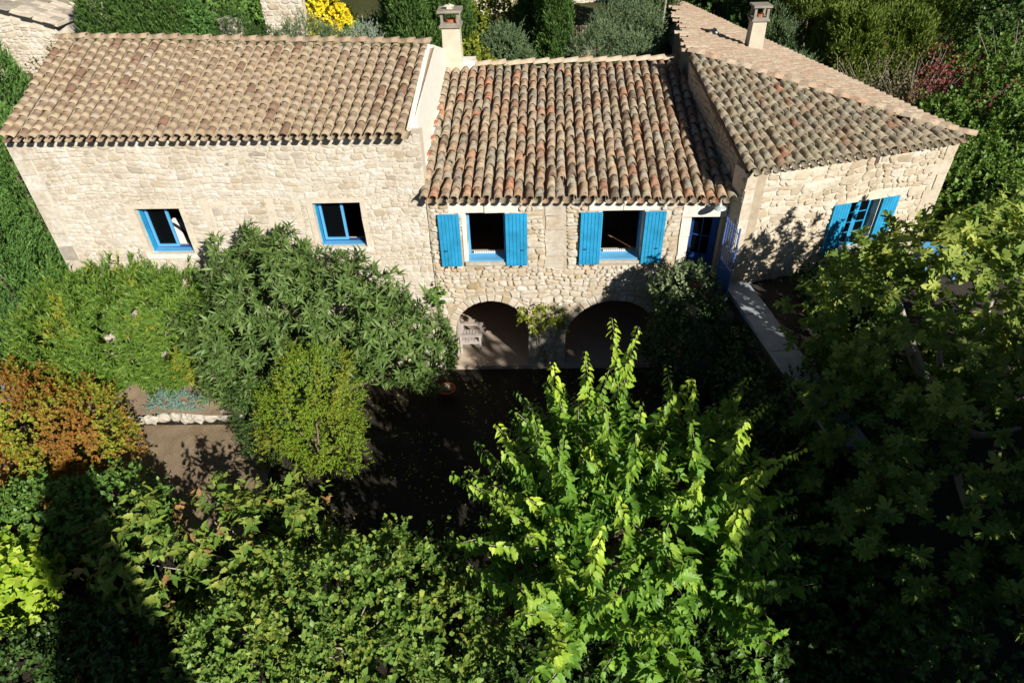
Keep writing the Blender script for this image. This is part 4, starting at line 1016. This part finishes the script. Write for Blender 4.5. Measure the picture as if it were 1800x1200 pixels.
# --- loquat against the left wing
shrub('loquat_tree', (-4.9, -1.5, .2), 'big loquat with long leathery leaf rosettes growing against the left wing wall', 'tree',
      [((-6.0, -1.35, 3.25), (1.35, 1.0, 1.55)), ((-4.6, -1.5, 2.75), (1.7, 1.15, 1.45)), ((-7.0, -1.7, 2.4), (1.0, .95, 1.1)), ((-3.1, -1.55, 2.05), (1.25, .9, 1.0)), ((-5.6, -2.2, 2.1), (1.6, .9, .95)), ((-2.6, -1.5, 1.4), (.75, .6, .75)), ((-6.8, -2.2, 1.6), (.85, .65, .75))],
      3200, 12, .11, .195, 'loquat', 'loquat_leaf', up=.35, spread=1.35, singles=300, tipf=.55, rlo=.58, bumps=.24, nst=7, r0=.06, end=.45, rnddir=.5, droop=.05, gap=.40)
# --- oleander hedge plant
shrub('oleander', (-9.9, -1.2, .25), 'wide bright green oleander bush left of the loquat under the far window', 'shrub',
      [((-10.0, -1.05, 2.0), (2.0, 1.05, 1.65)), ((-8.75, -1.0, 2.1), (1.15, .85, 1.5)), ((-11.2, -1.2, 1.75), (1.35, 1.1, 1.45)), ((-9.6, -1.3, 1.5), (1.9, .65, .9)), ((-11.3, -1.5, 1.2), (1.2, .7, .95)), ((-8.5, -1.25, 1.6), (.8, .5, .9))],
      5000, 13, .16, .135, 'lance', 'oleander_leaf', up=.75, spread=.75, tipf=.6, rlo=.62, bumps=.2, nst=9, r0=.03, stem_mat='bark_pale', rnddir=.3, zmin=.75, gap=.2, mat2='yellowgreen_leaf', frac=.07)
# --- round light green shrub
shrub('round_shrub', (-5.0, -3.4, -.12), 'rounded shrub with fine bright green foliage below the loquat', 'shrub',
      [((-4.75, -3.05, 1.65), (.85, .8, 1.3)), ((-5.3, -3.35, 1.25), (.85, .8, 1.15)), ((-4.6, -3.6, .9), (.85, .8, .95)), ((-5.2, -2.9, 2.1), (.5, .5, .7))],
      6500, 9, .10, .042, 'rhomb', 'fine_green_leaf', up=.5, spread=1.0, tipf=.5, bumps=.36, bf=3.8, nst=4, gap=.28, mat2='yellowgreen_leaf', frac=.25)
shrub('dark_shrub', (-6.3, -3.1, -.12), 'dark loose shrub in the shade left of the rounded green shrub', 'shrub',
      [((-6.2, -3.0, .95), (.6, .6, 1.0)), ((-6.0, -3.4, .5), (.6, .5, .6))], 900, 9, .14, .05, 'rhomb', 'dark_leaf', up=.5, nst=4)
# --- orange shrub
shrub('smoke_bush', (-11.3, -3.6, -.12), 'broad shrub with orange and gold autumn leaves at the left edge', 'shrub',
      [((-10.6, -3.6, 1.25), (1.5, 1.1, 1.05)), ((-12.2, -3.4, 1.45), (1.6, 1.2, 1.15)), ((-9.9, -4.0, .8), (.85, .7, .75)), ((-11.2, -4.5, .8), (1.5, .8, .85))],
      6500, 9, .10, .055, 'ovate', 'orange_leaf', up=.5, spread=1.1, tipf=.5, bumps=.22, bf=4.4, nst=6, gap=.25, mat2='yellowgreen_leaf', frac=.38)
# --- large-leaved shrub, yellowing
shrub('viburnum_shrub', (-6.0, -6.2, -.12), 'large loose shrub with drooping lobed leaves turning yellow, lower left', 'shrub',
      [((-6.1, -6.45, 1.15), (1.5, .9, .85)), ((-7.1, -6.8, .9), (1.2, .85, .75)), ((-4.9, -6.5, 1.1), (1.15, .85, .8)), ((-5.9, -7.2, .85), (1.5, .8, .75))],
      1300, 7, .38, .17, 'mulberry', 'viburnum_leaf', up=.6, spread=1.2, singles=300, tipf=.4, droop=.45, rlo=.6, bumps=.2, nst=9, r0=.02, stem_mat='bark_pale', end=.25, gap=.6, rnddir=.55, mat2='autumn_leaf', frac=.07)
shrub('dark_green_shrub', (-8.5, -5.4, -.12), 'low dense dark green shrub between the orange bush and the yellowing shrub', 'shrub',
      [((-8.7, -5.5, .65), (1.4, .8, .7)), ((-9.9, -5.9, .8), (1.3, .9, .8))], 2600, 8, .11, .075, 'ovate', 'shrub_leaf', up=.6, spread=1.1, nst=5, rlo=.7)
shrub('lime_shrub', (-9.1, -7.0, -.12), 'bush with glowing yellow-lime leaves at the lower left edge', 'shrub',
      [((-9.5, -7.3, .85), (.6, .6, .75)), ((-10.1, -6.9, .8), (.7, .6, .7))], 650, 8, .14, .115, 'round', 'lime_leaf', up=.5, spread=1.2, nst=5, tipf=.5, stem_mat='bark_pale')
# --- bottom shrubs
shrub('privet_shrub', (-3.2, -8.0, -.12), 'wide mass of mid green rounded leaves along the bottom of the picture', 'shrub',
      [((-3.5, -7.9, 1.15), (1.4, 1.0, 1.05)), ((-2.3, -7.7, 1.3), (1.1, .95, 1.05)), ((-4.8, -8.4, .8), (1.1, .8, .85)), ((-2.9, -8.8, .9), (1.5, .8, .9)), ((-1.3, -8.2, .9), (.9, .85, .9))],
      6000, 8, .17, .092, 'ovate', 'shrub_leaf', up=.6, spread=1.1, tipf=.5, rlo=.66, bumps=.2, bf=3.6, nst=8, r0=.02, stem_mat='bark_pale', gap=.55, rnddir=.65, mat2='viburnum_leaf', frac=.3)
# --- bed plants and rocks
shrub('blue_juniper', (-9.0, -1.75, .25), 'low blue-grey juniper spreading in the dry bed behind the edging stones', 'shrub',
      [((-9.1, -1.85, .36), (.55, .25, .18)), ((-8.6, -1.9, .33), (.4, .22, .15))], 700, 8, .1, .06, 'needle', 'blue_juniper_leaf', up=.3, nst=0, zmin=.2)
for k, (x, y) in enumerate(((-7.55, -1.7), (-7.2, -1.95), (-7.75, -1.35))):
    shrub('bedding_plant', (x, y, .25), ('small green plant nearest the end of the edging stones', 'small green plant at the shady right end of the bed', 'small green plant deepest in the dry bed by the loquat')[k], 'plant', [((x, y, .36), (.16, .14, .12))], 70, 7, .06, .07, 'ovate', 'fine_green_leaf', nst=0, zmin=.2, group='small plants in the dry bed')
def bed_rock(i):
    x = -10.75 + i * .30 + rng.normal(0, .02); o = obj('edging_rock', rock_mesh((x, -2.22 + .05 * math.sin(i * 1.3) + .012 * i, .10), (rng.uniform(.15, .2), rng.uniform(.10, .14), rng.uniform(.13, .2)), 100 + i), 'rock')
    od = ('first', 'second', 'third', 'fourth', 'fifth', 'sixth', 'seventh', 'eighth', 'ninth', 'tenth', 'eleventh', 'twelfth')[i]
    tag(o, od + ' pale rock from the orange bush in the row edging the dry bed', 'rock', 'rocks edging the garden bed')
for i in range(12): bed_rock(i)
# --- ivy on the landing, vine on the pier, bush by the right wing
shrub('ivy', (3.9, -1.4, -.1), 'thick ivy with pale variegated top covering the landing below the blue door', 'climber',
      [((3.75, -1.05, 2.6), (.75, .5, 1.05)), ((4.1, -1.4, 1.4), (.85, .5, 1.4)), ((3.45, -1.0, 1.5), (.5, .45, 1.3)), ((4.4, -1.5, .8), (.7, .5, .9)), ((4.78, -2.2, 1.3), (.35, .9, 1.4)), ((4.92, -3.5, 1.2), (.35, 1.0, 1.4))], 5200, 8, .09, .06, 'ovate', 'ivy_leaf', up=.2, spread=1.1, nst=4, bumps=.1)
shrub('variegated_climber', (3.5, -1.2, 2.5), 'pale cream-green variegated climber on top of the dark ivy', 'climber',
      [((3.55, -1.15, 3.45), (.5, .38, .28)), ((3.2, -1.1, 3.2), (.35, .3, .3))], 600, 8, .08, .055, 'ovate', 'variegated_leaf', up=.4, spread=1.1, nst=2)
o = thing('red_flower', (3.72, -1.5, 3.45), 'small cluster of red blooms among the variegated climber leaves', 'flower')
for k in range(5): obj('petal', rock_mesh((3.72 + .07 * math.cos(k * 1.9), -1.52 + .04 * math.sin(k * 3.1), 3.46 + .05 * math.sin(k * 1.9)), (.05, .04, .035), 200 + k, 6), 'red', o)
shrub('climbing_vine', (.5, -.2, 0), 'green climbing vine on the stone pier between the two arches', 'climber',
      [((.10, -.2, 1.80), (.36, .14, .20)), ((.55, -.18, 1.72), (.45, .12, .22)), ((.28, -.17, 1.42), (.22, .1, .22)), ((.75, -.15, 1.4), (.25, .1, .2))], 150, 6, .12, .075, 'ovate', 'yellowgreen_leaf', up=.1, spread=1.3, nst=3, r0=.012, rnddir=.7, bumps=.3)
shrub('wall_sprig', (-2.35, -.15, 2.0), 'small green sprig growing from the joint between left wing and arch wall', 'plant', [((-2.3, -.15, 2.35), (.18, .14, .18))], 60, 7, .07, .08, 'ovate', 'shrub_leaf', nst=0)
shrub('dark_bush', (6.6, -1.0, 2.72), 'dark bush in the shade in front of the right wing wall', 'shrub',
      [((7.1, -.9, 3.0), (.8, .5, .5)), ((8.2, -.5, 3.1), (.9, .5, .5)), ((6.9, -1.9, 3.0), (.6, .7, .6))], 1300, 8, .12, .08, 'ovate', 'dark_leaf', nst=4, zmin=2.7)
# --- left side conifers
cypress('thuja', -13.6, 2.4, .0, 6.3, 1.5, 'tall bright green thuja touching the left end of the house', 'thuja_leaf', 6500, .13)
cypress('thuja', -13.9, .6, .0, 4.6, 1.7, 'dense green thuja nearest the pale gravel path on the left', 'thuja_leaf', 6500, .13)
cypress('thuja', -15.4, 5.0, .5, 7.4, 1.6, 'bright thuja farthest left beside the old stone hut', 'thuja_leaf', 4500, .15)
shrub('bronze_shrub', (-14.3, 7.4, 1.4), 'brownish bronze shrub in front of the old stone hut', 'shrub', [((-14.2, 7.3, 4.9), (1.5, .9, 1.6)), ((-13.6, 6.9, 3.6), (1.2, .8, 1.6))], 1800, 8, .15, .07, 'ovate', 'bronze_leaf', nst=5)

shrub('shade_shrub', (4.7, -5.6, -.12), 'dark glossy shrub in deep shade below the retaining wall', 'shrub',
      [((5.5, -4.7, 2.6), (.75, .9, .75)), ((4.6, -4.6, 1.0), (.7, 1.0, 1.1)), ((4.9, -6.2, 1.2), (.8, 1.2, 1.3)), ((5.2, -7.8, 1.3), (.9, 1.1, 1.3))], 2400, 8, .13, .085, 'ovate', 'dark_leaf', nst=5)
shrub('shade_shrub', (6.6, -9.2, 2.0), 'dark shrub at the bottom right corner below the fig', 'shrub',
      [((6.3, -9.3, 2.4), (1.3, 1.0, 1.0)), ((8.2, -8.6, 3.0), (1.4, 1.0, 1.0))], 1500, 8, .13, .09, 'ovate', 'dark_leaf', nst=5)
# ------------------------------------------------------------------ behind the house
hut = thing('stone_hut', (-19, 13, 4.4), 'old stone outbuilding with lichened sloping roof in the top left corner', 'house')
mb = MB(); Wp = [(-17.35, 12, 6.32), (-17.2, 12.5, 6.3), (-17.2, 16, 6.3), (-23, 16, 8.2), (-23, 12, 8.2)]
n = len(Wp); mb.add(Wp + [(x, y, 3.5) for x, y, z in Wp], [(i, (i + 1) % n, n + (i + 1) % n, n + i) for i in range(n)]); hw = obj('wall', mb, 'mortar_l', hut)
HF = frame((-23, 12, 0), 0)
cs = [cc for cc in cells_for(0, 5.6, 4.2, 8.2, [], (.14, .26), (1.0, 2.0)) if cc[3] < 8.1 - 1.9 * cc[1] / 5.65]
mb = MB(); sc = sorted(range(len(cs)), key=lambda i: -cs[i][0])[:120]
for i, cc in enumerate(cs):
    V, F, cen = stone_geom(cc, .012, .03)
    if i in sc: link('stone', mesh_from('stone', HF(V) - HF([[cen[0], 0, cen[1]]])[0], F, 'stone_l'), hw, Matrix.Translation(HF([[cen[0], 0, cen[1]]])[0]))
    else: mb.add(HF(V), F, rnd=rng.random())
obj('small_stones', mb, 'stone_l', hw, kind='stuff')
hr = slab('roof', [(-17.1, 11.8, 6.42), (-17.05, 16.2, 6.42), (-23.2, 16.2, 8.42), (-23.2, 11.8, 8.42)], .1, 'tan_stone', hut)
for i in range(16):
    for j in range(11):
        x = -17.15 - i * .36; y = 11.85 + j * .4 + .2 * (i % 2); z = 6.43 + (-17.1 - x) * .3279
        mb = MB(); a_ = rng.uniform(.17, .2); b_ = rng.uniform(.17, .2); V = np.array([[-a_, -b_, .0], [a_, -b_, -.1], [a_, b_, -.1], [-a_, b_, 0], [-a_, -b_, .05], [a_, -b_, -.06], [a_, b_, -.06], [-a_, b_, .05]]) + rng.normal(0, .012, (8, 3)); V[:, 2] += 0.02
        mb.add(V + np.array([x - .17, y, z + .06]), [(4, 5, 6, 7), (0, 1, 5, 4), (1, 2, 6, 5), (2, 3, 7, 6), (3, 0, 4, 7)], rnd=rng.random()); obj('roof_slate', mb, 'stone_d' if rng.random() < .5 else 'tan_stone', hr)
for i, (x, r, z1) in enumerate(((-13.6, .95, 9.4), (-12.5, .9, 9.0), (-11.5, .85, 8.6))):
    cypress('cypress', x, 9.4, 4.2, z1, r, ('wide cypress next to the dark gap beside the old stone hut', 'middle cypress of the clipped row behind the left wing', 'cypress at the right end of the row behind the left wing')[i], 'cypress_leaf', 4200, .14, 'cypress row behind the left wing', top=.5)
shrub('ivy_mound', (-10.6, 9.3, 4.2), 'low mound of bright green ivy between cypress row and pale wall', 'shrub', [((-10.7, 9.3, 6.2), (.55, .8, 1.3))], 1500, 8, .1, .06, 'ovate', 'thuja_leaf', nst=2)
def rubble_wall(label, p, q, z0, z1, t, mat='stone_l', m2='mortar_l', hr_=(.12, .22)):
    p, q = np.array(p, float), np.array(q, float); an = math.atan2(q[1] - p[1], q[0] - p[0]); Lw = np.linalg.norm(q - p); fr = frame((p[0], p[1], 0), an)
    th = thing('garden_wall', ((p[0] + q[0]) / 2, (p[1] + q[1]) / 2, z0), label, 'wall'); mb = MB(); mb.bbox((0, 0, z0), (Lw, t, z1), fr); wl_ = obj('wall', mb, m2, th)
    cs = cells_for(0, Lw, z0, z1, [], hr_, (1, 2.2)); pick = set(rng.permutation(len(cs))[:150].tolist()); mb = MB()
    for i, cc in enumerate(cs):
        V, F, cen = stone_geom(cc, .012, .03)
        if i in pick: o3 = fr([[cen[0], 0, cen[1]]])[0]; link('stone', mesh_from('stone', fr(V) - o3, F, mat), wl_, Matrix.Translation(o3))
        else: mb.add(fr(V), F, rnd=rng.random())
    if mb.n: obj('small_stones', mb, mat, wl_, kind='stuff')
rubble_wall('pale stone wall standing beside the ivy mound behind the left wing', (-10.25, 9.6), (-9.6, 9.3), 4.2, 6.9, .4)
rubble_wall('pale rough stone wall behind the rosemary bushes', (-9.0, 10.6), (-7.6, 10.6), 4.3, 7.3, .4)
rubble_wall('long low pale stone wall farthest back behind the chimney and cypress', (-3, 19), (7, 20), 4.6, 5.75, .4)
shrub('dark_evergreen', (-9.5, 9.0, 4.2), 'dark evergreen shrub right of the narrow pale wall', 'shrub', [((-9.3, 8.8, 6.1), (.6, .6, 1.3)), ((-8.6, 8.6, 5.9), (.7, .6, 1.0))], 1900, 9, .13, .07, 'narrow', 'dark_leaf', nst=3)
shrub('rosemary', (-7.2, 8.9, 4.2), 'broad rosemary bush with fine olive foliage below the yellow bush', 'shrub', [((-7.3, 9.0, 5.9), (.9, .7, 1.1)), ((-6.3, 8.8, 5.8), (.8, .6, .95))], 3200, 10, .14, .065, 'narrow', 'olive_leaf', up=.9, spread=.6, nst=4)
shrub('yellow_bush', (-6.8, 11.2, 4.5), 'bush covered in bright yellow flowers at the top edge behind the left wing', 'shrub', [((-7.1, 11.3, 6.3), (.8, .7, .95)), ((-6.4, 11.2, 6.0), (.6, .6, .8))], 1600, 8, .1, .07, 'round', 'yellow_flower', nst=4)
shrub('green_hedge', (-5.2, 11, 4.5), 'green hedge behind the silvery lavender', 'hedge', [((-5.3, 10.8, 5.7), (1.0, .6, .8)), ((-4.7, 11.6, 5.9), (.9, .6, .7))], 1700, 8, .1, .065, 'ovate', 'thuja_leaf', nst=2)
shrub('lavender', (-5.2, 9.0, 4.2), 'silvery grey lavender bush just above the left ridge', 'shrub', [((-5.3, 9.0, 5.8), (.75, .6, .85))], 1100, 9, .18, .07, 'narrow', 'grey_leaf', up=.8, spread=.6, nst=2)
mb = MB(); mb.bbox((-7.3, 14.6, 5.55), (-5.3, 15.2, 5.68)); sb = obj('stone_bench', mb, 'cap'); tag(sb, 'grey slate bench slab among greenery at the top edge', 'bench')
mb = MB(); mb.bbox((-7.0, 14.7, 4.6), (-6.8, 15.1, 5.549)); mb.bbox((-5.8, 14.7, 4.6), (-5.6, 15.1, 5.549)); obj('leg', mb, 'cap', sb)
cypress('cypress', -3.9, 9.6, 4.2, 9.5, .75, 'dark cypress left of the tall chimney', 'cypress_leaf', 4200, .15, top=.4)
cypress('cypress', -2.7, 10.4, 4.2, 9.6, .85, 'dark cypress directly behind the tall chimney', 'cypress_leaf', 4200, .15, top=.4)
cypress('cypress', .95, 9.5, 4.2, 8.8, .55, 'slender cypress standing alone behind the middle ridge', 'cypress_leaf', 3600, .14, top=.3)
cypress('cypress', .3, 10.6, 4.2, 7.3, .6, 'shorter dark cypress close left of the slender one', 'cypress_leaf', 2600, .15, top=.4)
shrub('gold_shrub', (-1.0, 12.5, 4.5), 'yellow-green rounded shrub right of the chimney at the back', 'shrub', [((-1.3, 12.4, 6.0), (1.1, .8, 1.0)), ((-.2, 11.9, 5.7), (.6, .6, .9))], 2200, 8, .11, .07, 'ovate', 'yellowgreen_leaf', nst=3)
shrub('olive_bush', (-.7, 8.6, 4.2), 'grey-green feathery bush just above the middle ridge beside the chimney', 'shrub', [((-.75, 8.6, 5.75), (.85, .65, .9))], 1500, 10, .17, .075, 'narrow', 'olive_leaf', up=.8, spread=.6, nst=3)
shrub('climbing_vine', (-1.75, 7.4, 4.2), 'yellowing vine leaves against the right side of the tall chimney', 'climber', [((-1.75, 7.5, 5.9), (.45, .35, .75)), ((-1.2, 7.3, 5.6), (.5, .3, .45))], 420, 7, .1, .09, 'ovate', 'yellowgreen_leaf', nst=2)
shrub('olive_tree', (2.6, 9.4, 4.2), 'light green olive tree behind the middle ridge, the lower one', 'tree', [((2.45, 9.2, 5.6), (.95, .7, .95)), ((3.4, 9.0, 5.5), (.7, .6, .7))], 2400, 10, .18, .075, 'narrow', 'olive_leaf', up=.8, spread=.6, nst=4, tipf=.4)
shrub('olive_tree', (3.4, 10.8, 4.3), 'taller olive tree behind, next to the shaded wall of the right wing', 'tree', [((3.2, 10.8, 6.0), (.9, .7, .9)), ((4.0, 10.4, 5.8), (.7, .6, 1.0))], 2200, 10, .18, .075, 'narrow', 'olive_leaf', up=.8, spread=.6, nst=4, tipf=.3)
cypress('dark_conifer', 4.9, 14.5, 4.4, 8.5, 1.0, 'dark conifer in shade at the top edge beside the wooden pole', 'dark_leaf', 2000, .16, top=.4)
mb = MB(); mb.tube([(4.62, 10.6, 4.3), (4.75, 10.6, 7.4)], .035, 8); o = obj('wooden_pole', mb, 'bark_pale'); tag(o, 'thin pale wooden pole leaning by the shaded wall behind the middle house', 'pole')
ts = thing('tile_stack', (2.05, 12.8, 4.6), 'row of red clay roof tiles stored upright between cypress and olive tree', 'tiles')
me = tile_mesh('tile_old')
for i in range(6): link('tile', me, ts, Matrix.Translation((1.75 + i * .17, 12.6, 5.35)) @ Matrix.Rotation(math.radians(75), 4, 'X') @ Matrix.Diagonal((1, .45, 1, 1)))
mb = MB(); mb.bbox((1.6, 12.55, 4.4), (2.8, 12.9, 5.34)); obj('plinth', mb, 'mortar_m', ts)
# right side greenery behind the right wing
shrub('laurel', (8.2, 15.5, 3.6), 'green laurel behind the right wing roof near the top edge', 'tree', [((7.9, 16.5, 5.3), (1.5, 1.2, 1.5)), ((9.1, 14.2, 4.6), (1.2, 1.0, 1.3))], 2600, 9, .15, .1, 'ovate', 'cypress_leaf', nst=4)
shrub('rosemary', (9.0, 10.6, 3.3), 'bright rosemary bush right behind the small chimney', 'shrub', [((8.95, 11.4, 5.0), (.75, .7, 1.3)), ((9.2, 9.6, 4.4), (.7, .6, 1.0))], 1900, 10, .2, .085, 'narrow', 'olive_leaf', up=1.0, spread=.5, nst=3)
for i, (x, y, z1, r) in enumerate(((10.6, 13.2, 8.0, 1.3), (12.6, 14.4, 8.6, 1.6), (14.8, 15.4, 8.4, 1.7), (17.2, 17.0, 8.4, 1.9), (11.2, 10.6, 6.4, 1.1), (13.2, 11.2, 6.2, 1.2))):
    cypress('golden_cypress', x, y, 3.2, z1, r, ('golden cypress nearest the small chimney', 'golden cypress second from the small chimney at the top edge', 'wide golden cypress above the red-leaved shrub', 'golden cypress farthest right at the top edge', 'low golden cypress against the right wing eave', 'low golden cypress behind the tangled bare shrub')[i], 'gold_cypress_leaf', 3300, .19, 'golden cypresses behind the right wing', top=.45)
sp = thing('spindle_shrub', (12.2, 7.6, 3.2), 'tangled shrub of bare grey twigs with patches of dark red leaves', 'shrub')
tw = MB(); LPt = []
for i in range(260):
    b_ = np.array([12.2 + rng.normal(0, .9), 7.6 + rng.normal(0, .5), 3.3]); d_ = unit(np.array([rng.normal(0, .7), rng.normal(0, .5) - .2, 1.0])); l_ = rng.uniform(1.4, 2.6); c_ = rand_unit(1)[0] * .6
    t_ = np.linspace(0, 1, 6)[:, None]; Pp = b_ + d_ * l_ * t_ + c_ * t_ ** 2 * .9; tw.tube(Pp, np.linspace(.018, .005, 6), 4, False); LPt.append(Pp[3:])
obj('twigs', tw, 'bark_pale', sp, kind='stuff')
Pp = np.concatenate(LPt); Pp = np.repeat(Pp, 14, 0) + rng.normal(0, .16, (len(Pp) * 14, 3)); rd = wave3(Pp, 1.6, .7) + (Pp[:, 0] - 12.0) * .35
for nm, msk in (('red_leaves', rd > .28), ('green_leaves', (rd <= .28) & (rng.random(len(Pp)) < .45))):
    q = Pp[msk]; leaf_cloud(sp, q, rand_unit(len(q)), rand_unit(len(q)) + np.array([0, -.4, .9]), rng.uniform(.06, .11, len(q)), 'ovate', 'red_leaf' if nm[0] == 'r' else 'bronze_leaf', None, nm)
GRN = (((11.9, 4.9, 4.2), (1.1, 1.0, 1.0), 'bright green shrub just right of the hip roof corner, upper'), ((11.7, 2.9, 3.7), (1.2, 1.1, 1.1), 'green laurel touching the right corner of the hip roof'), ((13.4, 4.0, 4.2), (1.3, 1.2, 1.2), 'green shrub in the middle of the right hedge'), ((14.4, 6.4, 4.5), (1.5, 1.2, 1.3), 'green shrub below the bare twigs at the right edge'), ((12.4, 1.0, 3.3), (1.3, 1.2, .9), 'dark green laurel in shade above the fig'), ((15.5, 9.0, 4.6), (1.5, 1.3, 1.2), 'rounded green shrub farthest back at the right edge'), ((13.0, 6.4, 4.0), (.9, .9, 1.0), 'small green shrub under the red leaves'))
for (c_, r_, lb) in GRN: shrub('laurel_shrub', (c_[0], c_[1], 2.72), lb, 'shrub', [(c_, r_), ((c_[0] + .5, c_[1] - .4, c_[2] - .5), tuple(v * .8 for v in r_))], 2300, 9, .15, .095, 'ovate', 'laurel_leaf' if c_[1] > 2 else 'shrub_leaf', nst=4, gap=.25, group='green shrubs right of the house', zmin=2.7)
bs = thing('bare_shrub', (16.2, 8.0, 3.2), 'leafless pale grey shrub at the right edge', 'shrub'); tw = MB()
for i in range(90):
    d_ = unit(np.array([rng.normal(0, .6), rng.normal(0, .5), 1.0])); t_ = np.linspace(0, 1, 5)[:, None]; tw.tube(np.array([16.2, 8.0, 3.2]) + np.append(rng.normal(0, .2, 2), 0) + d_ * rng.uniform(2.0, 3.2) * t_ + rand_unit(1)[0] * t_ ** 2 * .8, np.linspace(.02, .005, 5), 4, False)
obj('twigs', tw, 'bark_pale', bs, kind='stuff')
# trees of the garden that stand outside the picture and shade it
def big_tree(x, y, z0, c, r, label, n=3200, mat='dark_leaf'):
    shrub('garden_tree', (x, y, z0), label, 'tree', [(c, r), ((c[0] + r[0] * .5, c[1] - r[1] * .4, c[2] - r[2] * .35), tuple(v * .75 for v in r)), ((c[0] - r[0] * .4, c[1] - r[1] * .5, c[2] - r[2] * .3), tuple(v * .75 for v in r))], n, 8, .25, .16, 'ovate', mat, nst=5, r0=.14, rlo=.4)
big_tree(9.8, -12.2, 2.72, (9.7, -12.0, 7.3), (2.2, 2.2, 2.4), 'broad evergreen tree shading the courtyard from the front right')
big_tree(12.6, -13.0, 2.72, (13.2, -12.8, 6.6), (2.6, 2.6, 2.6), 'taller evergreen tree shading the fig from the front right')
cypress('cypress', -.6, -17.2, -.12, 9.8, .85, 'tall cypress in front of the garden casting a pointed shadow', 'cypress_leaf', 5000, .22, top=.06)

# evergreen belt on the slope behind, filling the top edge
for i, (x, y, r, lb) in enumerate(((-11.6, 13.5, 1.5, 'dark evergreen behind the cypress row'), (-9.2, 14.5, 1.3, 'evergreen bush behind the pale rough wall'), (-3.9, 13.8, 1.4, 'evergreen bush behind the two dark cypresses'), (5.9, 18.5, 1.5, 'evergreen bush beyond the end of the long low wall'), (20.5, 20, 2.6, 'broad dark evergreen in the top right corner'), (18.6, 12.6, 2.2, 'dark evergreen behind the leafless pale shrub'), (10.2, 19.5, 1.8, 'dark evergreen behind the laurel at the top edge'), (15.2, 20.5, 2.0, 'dark evergreen behind the golden cypresses'))):
    z = 3.2 + (0 if x > 8 else 1.2) + (y - 6.6) * .07
    shrub('evergreen_bush', (x, y, z), lb, 'shrub', [((x, y, z + r * .8), (r, r * .8, r)), ((x + r * .7, y - .3, z + r * .5), (r * .8, r * .7, r * .8))], 2000, 8, .2, .12, 'ovate', 'dark_leaf' if i % 2 else 'shrub_leaf', nst=3, group='evergreens on the slope behind')

shrub('shade_shrub', (-7.6, -8.3, -.12), 'low dark shrub in the pointed shadow at the bottom left', 'shrub', [((-7.6, -8.2, .35), (1.2, .8, .6)), ((-9.2, -8.6, .35), (1.1, .7, .6)), ((-6.3, -8.9, .35), (1.0, .6, .6))], 1900, 8, .13, .08, 'ovate', 'dark_leaf', nst=4)
shrub('shade_shrub', (.6, -9.2, -.12), 'low dark undergrowth below the mulberry at the bottom', 'shrub', [((.4, -9.0, .4), (1.4, .9, .6)), ((2.4, -9.2, .4), (1.5, .8, .6)), ((3.9, -8.4, .4), (1.2, .8, .6))], 2200, 8, .13, .085, 'ovate', 'dark_leaf', nst=4)
n = 2600; P = np.stack([rng.uniform(-6, 5, n), rng.uniform(-8.5, -.2, n), np.full(n, -.108)], 1); P = P[wave3(P, 1.7, .3) > -.1]
o = leaf_cloud(None, P, rand_unit(len(P)) * np.array([1, 1, .15]), np.array([0, 0, 1.]) + rng.normal(0, .25, (len(P), 3)), rng.uniform(.03, .08, len(P)), 'ovate', 'viburnum_leaf', rng.random(len(P)), 'leaf_litter')
tag(o, 'dry fallen leaves scattered over the dark courtyard gravel', 'leaves', kind='stuff')

gtab = thing('garden_table', (9.95, .0, 2.72), 'pale blue garden table half hidden by the fig against the right wing', 'table')
mb = MB(); mb.bbox((9.5, -.3, 3.42), (10.4, .3, 3.46)); obj('table_top', mb, 'blue_l', gtab)
for x, y in ((9.56, -.24), (10.34, -.24), (9.56, .24), (10.34, .24)): box_part('leg', (x - .025, y - .025, 2.72), (x + .025, y + .025, 3.419), 'blue_l', gtab)
